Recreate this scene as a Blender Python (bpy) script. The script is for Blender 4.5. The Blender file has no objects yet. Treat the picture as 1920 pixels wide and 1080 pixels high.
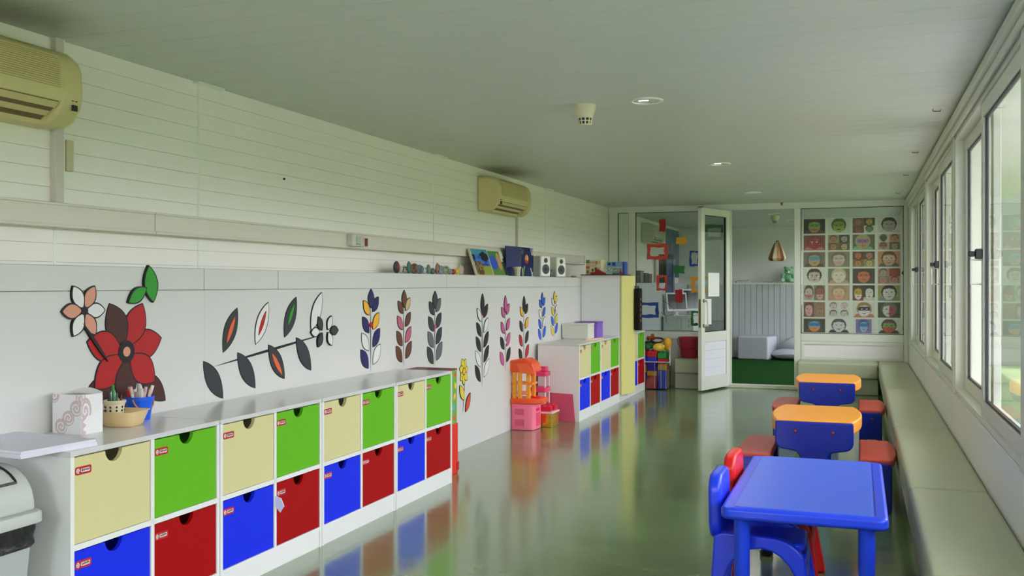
import bpy, bmesh, math, random
from mathutils import Vector, Matrix
random.seed(7)
SC = bpy.context.scene
COL = SC.collection
PI = math.pi
R = math.radians

# ------------------------------------------------------------------ camera
cd = bpy.data.cameras.new('camera')
cam = bpy.data.objects.new('camera', cd)
COL.objects.link(cam)
cd.sensor_width = 36.0
cd.lens = 1806.0 / 1920.0 * 36.0
cd.shift_y = -7.0 / 1920.0
cd.clip_start = 0.02
cam.location = (0, 0, 1.3)
cam.rotation_euler = (R(90), 0, math.atan(651.0 / 1806.0))
SC.camera = cam

# ------------------------------------------------------------------ sky, sun, exposure
w = bpy.data.worlds.new('sky')
SC.world = w
w.use_nodes = True
nt = w.node_tree
bg = nt.nodes['Background']
bg.inputs['Color'].default_value = (0.92, 0.925, 1.04, 1)
bg.inputs['Strength'].default_value = 4.0
sd = bpy.data.lights.new('sun', 'SUN')
sd.energy = 5.0
sd.angle = R(2)
sd.color = (1.0, 0.97, 0.93)
sun = bpy.data.objects.new('sun', sd)
COL.objects.link(sun)
sun.rotation_euler = (R(-7), R(-9), 0)          # high sun over the roof, from the closed side
SC.view_settings.view_transform = 'Standard'
SC.view_settings.look = 'None'
SC.view_settings.gamma = 1.0
SC.view_settings.use_curve_mapping = False
SC.view_settings.exposure = 1.14
SC.cycles.max_bounces = 14
SC.cycles.diffuse_bounces = 7
SC.cycles.glossy_bounces = 6
SC.cycles.transparent_max_bounces = 16
SC.cycles.caustics_reflective = False
SC.cycles.caustics_refractive = False
SC.cycles.sample_clamp_indirect = 6.0


# ------------------------------------------------------------------ materials
def lin(c):
    out = []
    for x in c[:3]:
        x = x / 255.0
        out.append(x / 12.92 if x <= 0.04045 else ((x + 0.055) / 1.055) ** 2.4)
    return tuple(out)


MATS = {}


def mat(name, c, rough=0.5, spec=0.5, noise=0.0, scale=6.0, bump=0.0, metal=0.0, coat=0.0, emit=None, stretch=None, trans=0.0):
    if name in MATS:
        return MATS[name]
    m = bpy.data.materials.new(name)
    m.use_nodes = True
    n = m.node_tree.nodes
    L = m.node_tree.links
    b = n['Principled BSDF']
    col = lin(c)
    b.inputs['Base Color'].default_value = (*col, 1)
    b.inputs['Roughness'].default_value = rough
    b.inputs['Specular IOR Level'].default_value = spec
    b.inputs['Metallic'].default_value = metal
    b.inputs['Coat Weight'].default_value = coat
    b.inputs['Transmission Weight'].default_value = trans
    if emit:
        b.inputs['Emission Color'].default_value = (*lin(emit[0]), 1)
        b.inputs['Emission Strength'].default_value = emit[1]
    if noise or bump:
        tc = n.new('ShaderNodeTexCoord')
        src = tc.outputs['Object']
        if stretch:
            mp = n.new('ShaderNodeMapping')
            mp.inputs['Scale'].default_value = stretch
            L.new(src, mp.inputs['Vector'])
            src = mp.outputs['Vector']
        t = n.new('ShaderNodeTexNoise')
        t.inputs['Scale'].default_value = scale
        t.inputs['Detail'].default_value = 5
        L.new(src, t.inputs['Vector'])
        if noise:
            r = n.new('ShaderNodeMix')
            r.data_type = 'RGBA'
            r.inputs['A'].default_value = (*[x * (1 - noise) for x in col], 1)
            r.inputs['B'].default_value = (*[min(1, x * (1 + noise)) for x in col], 1)
            L.new(t.outputs['Fac'], r.inputs['Factor'])
            L.new(r.outputs['Result'], b.inputs['Base Color'])
        if bump:
            bp = n.new('ShaderNodeBump')
            bp.inputs['Strength'].default_value = bump
            bp.inputs['Distance'].default_value = 0.01
            L.new(t.outputs['Fac'], bp.inputs['Height'])
            L.new(bp.outputs['Normal'], b.inputs['Normal'])
    MATS[name] = m
    return m


def glass(name, tint=(252, 252, 252)):
    m = bpy.data.materials.new(name)
    m.use_nodes = True
    n = m.node_tree.nodes
    L = m.node_tree.links
    n.remove(n['Principled BSDF'])
    fr = n.new('ShaderNodeFresnel')
    fr.inputs['IOR'].default_value = 1.65
    tr = n.new('ShaderNodeBsdfTransparent')
    tr.inputs['Color'].default_value = (*lin(tint), 1)
    gl = n.new('ShaderNodeBsdfGlossy')
    gl.inputs['Roughness'].default_value = 0.01
    mx = n.new('ShaderNodeMixShader')
    ge = n.new('ShaderNodeNewGeometry')
    inv = n.new('ShaderNodeMath')
    inv.operation = 'SUBTRACT'
    inv.inputs[0].default_value = 1.0
    L.new(ge.outputs['Backfacing'], inv.inputs[1])
    mul = n.new('ShaderNodeMath')
    mul.operation = 'MULTIPLY'
    L.new(fr.outputs['Fac'], mul.inputs[0])
    L.new(inv.outputs['Value'], mul.inputs[1])
    L.new(mul.outputs['Value'], mx.inputs['Fac'])
    L.new(tr.outputs['BSDF'], mx.inputs[1])
    L.new(gl.outputs['BSDF'], mx.inputs[2])
    L.new(mx.outputs['Shader'], n['Material Output'].inputs['Surface'])
    return m


def print_mat(name, rough=0.5):
    m = bpy.data.materials.new(name)
    m.use_nodes = True
    n = m.node_tree.nodes
    b = n['Principled BSDF']
    b.inputs['Roughness'].default_value = rough
    b.inputs['Specular IOR Level'].default_value = 0.35
    a = n.new('ShaderNodeVertexColor')
    a.layer_name = 'Print'
    m.node_tree.links.new(a.outputs['Color'], b.inputs['Base Color'])
    return m


WHITE = mat('white_wall_board', (228, 227, 222), 0.55, 0.4, 0.03, 1.6)
WALLP = mat('white_wall_plank', (242, 238, 232), 0.5, 0.4, 0.025, 1.5)
LOWW = mat('white_painted_panel', (213, 212, 208), 0.55, 0.35, 0.02, 1.8)
TRUNK = mat('cream_trunking', (220, 214, 202), 0.45)
FRAME = mat('white_aluminium', (216, 219, 205), 0.35, 0.5)
LAM = mat('white_laminate', (233, 234, 230), 0.3, 0.5, 0.015, 3)
LAMTOP = mat('white_laminate_top', (214, 214, 212), 0.22, 0.5, 0.02, 3)
DARK = mat('dark_gap', (20, 20, 18), 0.8)
BLACK = mat('black_plastic', (16, 16, 17), 0.4)
CREAM = mat('cream_drawer_paint', (214, 206, 150), 0.5, 0.25, 0.02, 3)
GREEN = mat('green_drawer_paint', (100, 182, 24), 0.5, 0.25, 0.02, 3)
BLUE = mat('blue_drawer_paint', (18, 44, 230), 0.5, 0.22)
RED = mat('red_drawer_paint', (164, 2, 8), 0.55, 0.15)
VINYL = mat('pale_green_vinyl', (176, 180, 150), 0.42, 0.45, 0.03, 2.5, 0.08)
VINYLB = mat('pale_vinyl_base', (176, 178, 156), 0.5, 0.4, 0.03, 2.5)
BEIGE = mat('yellowed_plastic', (214, 200, 146), 0.42, 0.45, 0.03, 5)
BEIGED = mat('yellowed_plastic_grille', (176, 162, 110), 0.5)
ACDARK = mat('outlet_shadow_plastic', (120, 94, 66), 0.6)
GLASS = glass('window_glass')
GLASSG = glass('partition_glass', (240, 243, 240))
TBLUE = mat('blue_moulded_plastic', (34, 70, 232), 0.3, 0.5, 0.0)
TBLUE2 = mat('deep_blue_plastic', (10, 34, 152), 0.3, 0.5)
CBLUE = mat('chair_blue_plastic', (30, 62, 238), 0.3, 0.5)
CRED = mat('red_moulded_plastic', (226, 20, 20), 0.32, 0.5)
SEATRED = mat('dull_red_plastic', (190, 66, 52), 0.45, 0.4, 0.06, 5)
ORANGE = mat('orange_tabletop_plastic', (242, 160, 48), 0.38, 0.45, 0.06, 4)
SCREW = mat('red_screw_cap', (150, 40, 40), 0.4)
PRINT = print_mat('printed_paper')
CANVAS = print_mat('painted_canvas', 0.7)
PAPER = mat('white_paper', (236, 236, 232), 0.7)


# ------------------------------------------------------------------ mesh helpers
class MB:
    def __init__(s):
        s.v = []
        s.f = []
        s.m = []

    def add(s, vs, fs, mi=0):
        o = len(s.v)
        s.v += [tuple(p) for p in vs]
        for f in fs:
            s.f.append([i + o for i in f])
            s.m.append(mi)
        return s

    def box(s, x0, x1, y0, y1, z0, z1, mi=0):
        return s.add([(x0, y0, z0), (x1, y0, z0), (x1, y1, z0), (x0, y1, z0), (x0, y0, z1), (x1, y0, z1), (x1, y1, z1), (x0, y1, z1)],
                     [(0, 3, 2, 1), (4, 5, 6, 7), (0, 1, 5, 4), (1, 2, 6, 5), (2, 3, 7, 6), (3, 0, 4, 7)], mi)

    def prism(s, poly, axis, a, b, mi=0):
        def P(p, t):
            return (t, p[0], p[1]) if axis == 'x' else (p[0], t, p[1]) if axis == 'y' else (p[0], p[1], t)
        n = len(poly)
        vs = [P(p, a) for p in poly] + [P(p, b) for p in poly]
        fs = [tuple(range(n)), tuple(range(2 * n - 1, n - 1, -1))] + [(i, (i + 1) % n, n + (i + 1) % n, n + i) for i in range(n)]
        return s.add(vs, fs, mi)

    def ring(s, outer, inner, axis, a, b, mi=0):
        def P(p, t):
            return (t, p[0], p[1]) if axis == 'x' else (p[0], t, p[1]) if axis == 'y' else (p[0], p[1], t)
        n = len(outer)
        vs = [P(p, a) for p in outer] + [P(p, a) for p in inner] + [P(p, b) for p in outer] + [P(p, b) for p in inner]
        fs = []
        for i in range(n):
            j = (i + 1) % n
            fs += [(i, j, n + j, n + i), (2 * n + i, 3 * n + i, 3 * n + j, 2 * n + j), (i, 2 * n + i, 2 * n + j, j), (n + i, n + j, 3 * n + j, 3 * n + i)]
        return s.add(vs, fs, mi)

    def cyl(s, p0, p1, r0, r1=None, n=16, mi=0, caps=True):
        r1 = r0 if r1 is None else r1
        p0, p1 = Vector(p0), Vector(p1)
        d = (p1 - p0).normalized()
        a = d.orthogonal().normalized()
        b = d.cross(a)
        vs = []
        for p, r in ((p0, r0), (p1, r1)):
            for i in range(n):
                t = 2 * PI * i / n
                vs.append(p + a * (r * math.cos(t)) + b * (r * math.sin(t)))
        fs = [(i, (i + 1) % n, n + (i + 1) % n, n + i) for i in range(n)]
        if caps:
            fs += [tuple(range(n - 1, -1, -1)), tuple(range(n, 2 * n))]
        return s.add(vs, fs, mi)

    def tube(s, pts, r, n=8, mi=0, closed=False):
        pts = [Vector(p) for p in pts]
        N = len(pts)
        vs = []
        ref = None
        for i, p in enumerate(pts):
            d = (pts[(i + 1) % N] - pts[i - 1]) if closed else (pts[min(i + 1, N - 1)] - pts[max(i - 1, 0)])
            d.normalize()
            if ref is None:
                ref = d.orthogonal().normalized()
            ref = (ref - d * ref.dot(d)).normalized()
            b = d.cross(ref)
            for k in range(n):
                t = 2 * PI * k / n
                vs.append(p + ref * (r * math.cos(t)) + b * (r * math.sin(t)))
        fs = []
        for i in range(N if closed else N - 1):
            for k in range(n):
                i2 = (i + 1) % N
                fs.append((i * n + k, i * n + (k + 1) % n, i2 * n + (k + 1) % n, i2 * n + k))
        if not closed:
            fs += [tuple(range(n - 1, -1, -1)), tuple(range((N - 1) * n, N * n))]
        return s.add(vs, fs, mi)

    def lathe(s, prof, n=24, c=(0, 0, 0), mi=0, closed=False):
        vs = []
        for r, z in prof:
            for i in range(n):
                t = 2 * PI * i / n
                vs.append((c[0] + r * math.cos(t), c[1] + r * math.sin(t), c[2] + z))
        fs = []
        K = len(prof)
        for k in range(K if closed else K - 1):
            k2 = (k + 1) % K
            for i in range(n):
                j = (i + 1) % n
                fs.append((k * n + i, k * n + j, k2 * n + j, k2 * n + i))
        return s.add(vs, fs, mi)

    def ball(s, c, r, nu=14, nv=8, mi=0):
        if not hasattr(r, '__len__'):
            r = (r, r, r)
        vs = [(c[0], c[1], c[2] - r[2])]
        for k in range(1, nv):
            p = -PI / 2 + PI * k / nv
            for i in range(nu):
                t = 2 * PI * i / nu
                vs.append((c[0] + r[0] * math.cos(p) * math.cos(t), c[1] + r[1] * math.cos(p) * math.sin(t), c[2] + r[2] * math.sin(p)))
        vs.append((c[0], c[1], c[2] + r[2]))
        top = len(vs) - 1
        fs = []
        for i in range(nu):
            j = (i + 1) % nu
            fs.append((0, 1 + j, 1 + i))
            fs.append((top, top - nu + i, top - nu + j))
            for k in range(nv - 2):
                a = 1 + k * nu
                fs.append((a + i, a + j, a + nu + j, a + nu + i))
        return s.add(vs, fs, mi)

    def build(s, name, mats, parent=None, loc=None, rot=None, smooth=False, bevel=0.0, seg=2, fix=True):
        me = bpy.data.meshes.new(name)
        me.from_pydata(s.v, [], s.f)
        if not isinstance(mats, (list, tuple)):
            mats = [mats]
        for m in mats:
            me.materials.append(m)
        me.polygons.foreach_set('material_index', s.m)
        if fix:
            bm = bmesh.new()
            bm.from_mesh(me)
            bmesh.ops.recalc_face_normals(bm, faces=bm.faces)
            bm.to_mesh(me)
            bm.free()
        if smooth or bevel:
            me.polygons.foreach_set('use_smooth', [True] * len(me.polygons))
        me.update()
        o = bpy.data.objects.new(name, me)
        COL.objects.link(o)
        if parent:
            o.parent = parent
        if loc:
            o.location = loc
        if rot:
            o.rotation_euler = rot
        if smooth and not bevel:
            me.set_sharp_from_angle(angle=R(38))
        if bevel:
            b = o.modifiers.new('bevel', 'BEVEL')
            b.width = bevel
            b.segments = seg
            b.limit_method = 'ANGLE'
            b.angle_limit = R(35)
            b.harden_normals = True
        return o


def bx(name, d, m, parent=None, bevel=0.0, seg=2):
    return MB().box(*d).build(name, m, parent, bevel=bevel, seg=seg)


def tag(o, label, cat, group=None):
    o['label'] = label
    o['category'] = cat
    if group:
        o['group'] = group
    return o


def thing(name, label, cat, loc=(0, 0, 0), rz=0, group=None):
    o = bpy.data.objects.new(name, None)
    o.empty_display_size = 0.05
    COL.objects.link(o)
    o.location = loc
    o.rotation_euler = (0, 0, rz)
    return tag(o, label, cat, group)


def struct(o):
    o['kind'] = 'structure'
    return o


def dup(root, loc, rz=0, label=None, group=None):
    r = root.copy()
    COL.objects.link(r)
    r.location = loc
    r.rotation_euler = (0, 0, rz)
    if label:
        r['label'] = label
    if group:
        r['group'] = group
    for ch in list(root.children):
        c = ch.copy()
        COL.objects.link(c)
        c.parent = r
        for g in list(ch.children):
            d = g.copy()
            COL.objects.link(d)
            d.parent = c
    return r


def printed(name, o0, ud, vd, nx, ny, fn, parent=None, m=None, thick=0.0015, smooth=True):
    """A printed sheet or board: a grid from corner o0 along ud and vd whose print is a colour attribute; fn(u,v) gives 0-255 colours."""
    o0, ud, vd = Vector(o0), Vector(ud), Vector(vd)
    nn = ud.cross(vd).normalized()
    vs = []
    cols = []
    for j in range(ny + 1):
        for i in range(nx + 1):
            vs.append(tuple(o0 + ud * (i / nx) + vd * (j / ny) + nn * thick))
            cols += [*lin(fn(i / nx, j / ny)), 1.0]
    fs = [(j * (nx + 1) + i, j * (nx + 1) + i + 1, (j + 1) * (nx + 1) + i + 1, (j + 1) * (nx + 1) + i) for j in range(ny) for i in range(nx)]
    k = len(vs)
    edge = fn(0.0, 0.0)
    q = [o0, o0 + ud, o0 + ud + vd, o0 + vd]
    vs += [tuple(p) for p in q] + [tuple(p + nn * thick) for p in q]
    cols += [*lin((232, 232, 226)), 1.0] * 8
    fs += [(k, k + 3, k + 2, k + 1)] + [(k + i, k + (i + 1) % 4, k + 4 + (i + 1) % 4, k + 4 + i) for i in range(4)]
    me = bpy.data.meshes.new(name)
    me.from_pydata(vs, [], fs)
    a = me.color_attributes.new('Print', 'FLOAT_COLOR', 'POINT')
    a.data.foreach_set('color', cols)
    me.materials.append(m or PRINT)
    me.update()
    o = bpy.data.objects.new(name, me)
    COL.objects.link(o)
    if parent:
        o.parent = parent
    return o


def ell(cx, cy, rx, ry, n=24, rot=0.0):
    c, s = math.cos(rot), math.sin(rot)
    return [(cx + rx * math.cos(2 * PI * i / n) * c - ry * math.sin(2 * PI * i / n) * s,
             cy + rx * math.cos(2 * PI * i / n) * s + ry * math.sin(2 * PI * i / n) * c) for i in range(n)]


def rrect(x0, x1, y0, y1, r, n=5):
    pts = []
    for cx, cy, a in ((x1 - r, y1 - r, 0), (x0 + r, y1 - r, 90), (x0 + r, y0 + r, 180), (x1 - r, y0 + r, 270)):
        for i in range(n + 1):
            t = R(a + 90 * i / n)
            pts.append((cx + r * math.cos(t), cy + r * math.sin(t)))
    return pts


def text_mesh(name, body, size, m, parent, loc, rot):
    cu = bpy.data.curves.new(name, 'FONT')
    cu.body = body
    cu.size = size
    cu.extrude = 0.0004
    cu.resolution_u = 2
    t = bpy.data.objects.new(name, cu)
    me = bpy.data.meshes.new_from_object(t)
    bpy.data.objects.remove(t)
    me.materials.append(m)
    o = bpy.data.objects.new(name, me)
    COL.objects.link(o)
    o.parent = parent
    o.location = loc
    o.rotation_euler = rot
    return o


# ------------------------------------------------------------------ the room: key planes (metres; camera stands over the origin)
XU, XL, XR = -3.11, -2.93, 0.55       # upper left wall face, lower left wall face, right wall face
YB, YF, YN = 12.37, 17.6, -2.0        # glazed partition, far room's end wall, near end
ZC, ZL = 2.31, 1.375                  # ceiling, ledge on top of the lower wall

# floor: polished green epoxy
fm = bpy.data.materials.new('green_epoxy_floor')
fm.use_nodes = True
n = fm.node_tree.nodes
L = fm.node_tree.links
b = n['Principled BSDF']
tc = n.new('ShaderNodeTexCoord')
mp = n.new('ShaderNodeMapping')
mp.inputs['Scale'].default_value = (0.9, 2.4, 1)
t1 = n.new('ShaderNodeTexNoise')
t1.inputs['Scale'].default_value = 1.8
t1.inputs['Detail'].default_value = 4
t1.inputs['Roughness'].default_value = 0.65
L.new(tc.outputs['Object'], mp.inputs['Vector'])
L.new(mp.outputs['Vector'], t1.inputs['Vector'])
cr = n.new('ShaderNodeValToRGB')
cr.color_ramp.elements[0].position = 0.3
cr.color_ramp.elements[0].color = (*lin((94, 118, 74)), 1)
cr.color_ramp.elements[1].position = 0.72
cr.color_ramp.elements[1].color = (*lin((116, 142, 94)), 1)
L.new(t1.outputs['Fac'], cr.inputs['Fac'])
L.new(cr.outputs['Color'], b.inputs['Base Color'])
mr = n.new('ShaderNodeMapRange')
mr.inputs['To Min'].default_value = 0.13
mr.inputs['To Max'].default_value = 0.24
L.new(t1.outputs['Fac'], mr.inputs['Value'])
L.new(mr.outputs['Result'], b.inputs['Roughness'])
b.inputs['Specular IOR Level'].default_value = 0.9
b.inputs['Coat Weight'].default_value = 0.5
b.inputs['Coat Roughness'].default_value = 0.11
t2 = n.new('ShaderNodeTexNoise')
t2.inputs['Scale'].default_value = 3.0
t2.inputs['Detail'].default_value = 3
L.new(mp.outputs['Vector'], t2.inputs['Vector'])
bp = n.new('ShaderNodeBump')
bp.inputs['Strength'].default_value = 0.06
bp.inputs['Distance'].default_value = 0.02
L.new(t2.outputs['Fac'], bp.inputs['Height'])
L.new(bp.outputs['Normal'], b.inputs['Normal'])
struct(bx('floor', (-3.4, 0.8, YN - 0.1, YB + 0.02, -0.12, 0.0), fm))
CARPET = mat('green_carpet', (24, 74, 22), 0.95, 0.1, 0.25, 60, 0.6)
struct(bx('floor_far_room', (-3.4, 0.8, YB + 0.02, YF + 0.1, -0.12, 0.01), CARPET))

# ceiling: lateral planks under a slab; soot above the air conditioners
cm = bpy.data.materials.new('white_ceiling_plank')
cm.use_nodes = True
n = cm.node_tree.nodes
L = cm.node_tree.links
b = n['Principled BSDF']
b.inputs['Roughness'].default_value = 0.42
geo = n.new('ShaderNodeNewGeometry')
base = None
prev = None
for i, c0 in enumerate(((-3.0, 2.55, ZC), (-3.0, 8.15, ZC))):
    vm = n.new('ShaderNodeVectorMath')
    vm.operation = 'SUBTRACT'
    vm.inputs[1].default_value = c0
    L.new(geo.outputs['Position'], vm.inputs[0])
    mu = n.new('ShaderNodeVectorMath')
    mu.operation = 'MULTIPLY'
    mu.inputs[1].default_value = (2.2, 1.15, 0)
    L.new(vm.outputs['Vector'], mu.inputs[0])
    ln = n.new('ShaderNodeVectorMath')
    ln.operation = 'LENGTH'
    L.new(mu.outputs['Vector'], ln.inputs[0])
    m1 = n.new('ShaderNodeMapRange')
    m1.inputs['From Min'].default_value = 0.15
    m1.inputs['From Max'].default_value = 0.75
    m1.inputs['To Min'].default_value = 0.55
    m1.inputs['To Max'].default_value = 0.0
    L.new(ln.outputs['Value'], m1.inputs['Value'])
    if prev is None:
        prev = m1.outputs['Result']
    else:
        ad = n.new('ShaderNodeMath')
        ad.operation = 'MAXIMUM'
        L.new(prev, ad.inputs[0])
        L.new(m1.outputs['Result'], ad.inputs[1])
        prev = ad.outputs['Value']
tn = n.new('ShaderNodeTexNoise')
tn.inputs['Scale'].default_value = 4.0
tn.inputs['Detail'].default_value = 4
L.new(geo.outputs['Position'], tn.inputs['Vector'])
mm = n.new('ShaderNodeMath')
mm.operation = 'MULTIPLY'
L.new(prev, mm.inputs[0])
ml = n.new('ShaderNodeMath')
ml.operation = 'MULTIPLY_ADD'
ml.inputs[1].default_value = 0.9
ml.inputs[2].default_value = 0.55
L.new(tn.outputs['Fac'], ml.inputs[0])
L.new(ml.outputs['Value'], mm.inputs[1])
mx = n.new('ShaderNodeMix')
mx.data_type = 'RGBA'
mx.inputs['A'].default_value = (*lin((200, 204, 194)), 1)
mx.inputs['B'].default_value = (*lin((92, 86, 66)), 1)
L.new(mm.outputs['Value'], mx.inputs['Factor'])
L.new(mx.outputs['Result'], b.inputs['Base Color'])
CEIL = cm
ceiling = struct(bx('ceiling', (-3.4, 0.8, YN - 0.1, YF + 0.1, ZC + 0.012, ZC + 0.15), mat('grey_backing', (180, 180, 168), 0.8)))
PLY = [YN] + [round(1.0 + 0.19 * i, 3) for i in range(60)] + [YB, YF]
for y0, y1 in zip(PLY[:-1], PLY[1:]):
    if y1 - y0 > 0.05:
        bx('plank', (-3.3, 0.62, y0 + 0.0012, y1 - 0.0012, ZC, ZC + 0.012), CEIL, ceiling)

# left wall, upper: horizontal planks between vertical joints
wl = struct(bx('wall_left', (-3.4, XU - 0.012, YN, YF, 0, ZC + 0.01), mat('grey_backing', (180, 180, 168), 0.8)))
JY = [YN, 3.085, 4.0, 6.83, 9.65, YB]
rows = []
z = ZC
while z > 1.36:
    rows.append((max(z - 0.0765, 1.34), z))
    z -= 0.0765
for a, c in zip(JY[:-1], JY[1:]):
    for z0, z1 in rows:
        bx('plank', (XU - 0.014, XU, a + 0.004, c - 0.004, z0 + 0.0007, z1 - 0.0007), WALLP, wl)
bx('plank', (XU - 0.014, XU, YB + 0.01, YF, 1.3, ZC), WALLP, wl)
for y in JY[1:-1]:
    bx('joint_strip', (XU - 0.008, XU + 0.003, y - 0.006, y + 0.006, 1.36, ZC), LAM, wl)
for i, y in enumerate((4.05, 6.9, 9.72)):
    struct(bx('trim_%d' % (i + 2), (XU, XU + 0.035, y - 0.09, y + 0.12, ZC - 0.012, ZC - 0.001), LAM))

# left wall, lower: boxed-out painted panels with a capping band, its top is the ledge
ll = struct(bx('wall_lower_left', (XU - 0.01, XL - 0.012, YN, YB, 0, ZL - 0.012), LOWW))
CJ = [YN, 1.2, 2.5, 3.813, 4.434, 6.679, 7.318, 9.795, YB]
for a, c in zip(CJ[:-1], CJ[1:]):
    bx('capping', (XU, XL, a + 0.0012, c - 0.0012, 1.273, ZL), LOWW, ll, 0.004, 1)
for a, c in zip([YN, 3.813, 6.679, 9.795], [3.813, 6.679, 9.795, YB]):
    bx('panel', (XL - 0.014, XL, a + 0.0006, c - 0.0006, 0, 1.2715), LOWW, ll)
bx('panel', (XU - 0.01, XL, YB + 0.1, YF, 0, 1.32), WHITE, ll)

# near end wall with an invented window behind the camera, added for daylight
wn = struct(MB().box(-3.4, 0.8, YN - 0.12, YN, 0, 0.75).box(-3.4, 0.8, YN - 0.12, YN, 2.2, ZC + 0.01).box(-3.4, -2.4, YN - 0.12, YN, 0.75, 2.2).box(-0.9, 0.8, YN - 0.12, YN, 0.75, 2.2).build('wall_near', WHITE))
bx('glass_pane', (-2.4, -0.9, YN - 0.07, YN - 0.064, 0.75, 2.2), GLASS, wn)

# right wall: dado panels, beam, posts; sliding windows between
POSTS = [YN, 1.13, 3.87, 6.63, 9.36, 12.05]
wr = struct(MB().box(XR + 0.012, 0.72, YN, YF, 0, 0.62).box(XR, 0.72, YN, YF, 2.225, ZC + 0.005).build('wall_right', WHITE))
for a, c in zip(POSTS, POSTS[1:] + [YF]):
    bx('panel', (XR, XR + 0.014, a + 0.003, c - 0.003, 0, 0.62), WHITE, wr)
for y in POSTS:
    bx('post', (XR, 0.72, y - 0.04, y + 0.04, 0.62, 2.225), FRAME, wr, 0.004, 1)
bx('post', (XR, 0.72, 12.09, 12.5, 0.62, 2.225), FRAME, wr)
bx('beam_moulding', (XR - 0.035, XR, YN, YB, 2.255, 2.30), FRAME, wr, 0.006, 2)
bx('beam_moulding', (XR - 0.012, XR, YN, YB, 2.215, 2.255), FRAME, wr, 0.004, 1)


def sash(parent, y0, y1, z0, z1, x0, x1):
    s = 0.07
    o = rrect(y0, y1, z0, z1, 0.004, 1)
    i = rrect(y0 + s, y1 - s, z0 + s, z1 - s, 0.004, 1)
    f = MB().ring(o, i, 'x', x0, x1).build('sash', FRAME, parent, bevel=0.004, seg=1)
    g = rrect(y0 + s, y1 - s, z0 + s, z1 - s, 0.004, 1)
    g2 = rrect(y0 + s + 0.012, y1 - s - 0.012, z0 + s + 0.012, z1 - s - 0.012, 0.004, 1)
    MB().ring(g, g2, 'x', x0 + 0.010, x1 - 0.010).build('gasket', BLACK, f)
    xm = (x0 + x1) / 2
    bx('glass_pane', (xm - 0.003, xm + 0.003, y0 + s, y1 - s, z0 + s, z1 - s), GLASS, f)
    return f


wins = [(a, c) for a, c in zip(POSTS[:-1], POSTS[1:])] + [(12.5, 15.1), (15.1, YF)]  # the far room's two windows are unseen, added to let daylight in
for k, (a, c) in enumerate(wins):
    y0, y1 = a + 0.042, c - 0.042
    z0, z1 = 0.622, 2.223
    wf = struct(MB().ring(rrect(y0, y1, z0, z1, 0.002, 1), rrect(y0 + 0.03, y1 - 0.03, z0 + 0.03, z1 - 0.03, 0.002, 1), 'x', XR + 0.012, 0.70).build('window_%d' % (k + 1), FRAME))
    mid = y0 + (y1 - y0) * 0.5
    sash(wf, y0 + 0.032, mid + 0.035, z0 + 0.032, z1 - 0.032, XR + 0.02, XR + 0.055)
    sash(wf, mid - 0.035, y1 - 0.032, z0 + 0.032, z1 - 0.032, XR + 0.065, XR + 0.10)
    la = MB().box(XR - 0.012, XR + 0.02, mid - 0.025, mid + 0.02, 1.425, 1.475)
    la.box(XR - 0.042, XR - 0.012, mid - 0.012, mid + 0.008, 1.436, 1.464)
    la.build('latch', BLACK, wf, bevel=0.004, seg=1)
    MB().tube([(XR + 0.02, mid + 0.0, 1.42), (XR - 0.03, mid + 0.0, 1.42), (XR - 0.03, mid, 1.30), (XR + 0.02, mid, 1.30)], 0.005, 6).build('pull_handle', FRAME, wf)
    for zz in (0.95, 1.2, 1.6, 1.95):
        MB().cyl((XR + 0.035, c - 0.0405, zz), (XR + 0.035, c - 0.0435, zz), 0.005, n=8).build('screw', mat('dull_screw', (90, 88, 80), 0.4), wf)

# outdoors: lawn, hedge, and paving, eave and wall added to steer the light
GRASS = mat('lawn', (106, 122, 88), 0.9, 0.2, 0.3, 4, 0.4)
struct(bx('ground', (0.72, 45, -30, 60, -0.3, -0.14), GRASS))
struct(bx('bounce_paving', (0.72, 3.4, -30, 9.0, -0.14, -0.1), mat('pale_paving', (174, 175, 174), 0.8, 0.3, 0.08, 3)))  # invented paving, sized and toned to bounce sunlight onto the ceiling
struct(bx('added_shade_eave', (0.72, 1.75, -6, YF + 0.4, ZC + 0.06, ZC + 0.16), WHITE))  # unseen overhang, added to shade the windows from the sky
hb = MB()
random.seed(3)


def leaves(nn, xr, yr, zr, r0, r1):
    for i in range(nn):
        x, y, z = random.uniform(*xr), random.uniform(*yr), random.uniform(*zr)
        a = random.uniform(0, PI)
        r = random.uniform(r0, r1)
        u = Vector((math.cos(a), math.sin(a), random.uniform(-.6, .6))) * r
        v = Vector((-math.sin(a) * random.uniform(-.5, .5), math.cos(a) * .4, 1)).normalized() * r
        p = Vector((x, y, z))
        hb.add([p - u, p + v, p + u, p - v], [(0, 1, 2, 3)])


leaves(1800, (8.0, 9.6), (-16, 27), (-0.1, 2.4), 0.2, 0.4)
hd = hb.build('hedge', mat('hedge_leaf', (150, 168, 116), 0.7, 0.3, 0.25, 2), fix=False)
struct(bx('sky_blocking_wall', (0.74, 6.5, 19.0, 19.3, -0.14, 5.2), mat('grey_green_render', (100, 110, 92), 0.8, 0.2, 0.15, 1.2)))  # invented wall, added to block the bright sky behind the panes
hd['kind'] = 'stuff'
tag(hd, 'clipped green hedge growing beyond the lawn outside the windows', 'hedge')

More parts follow.
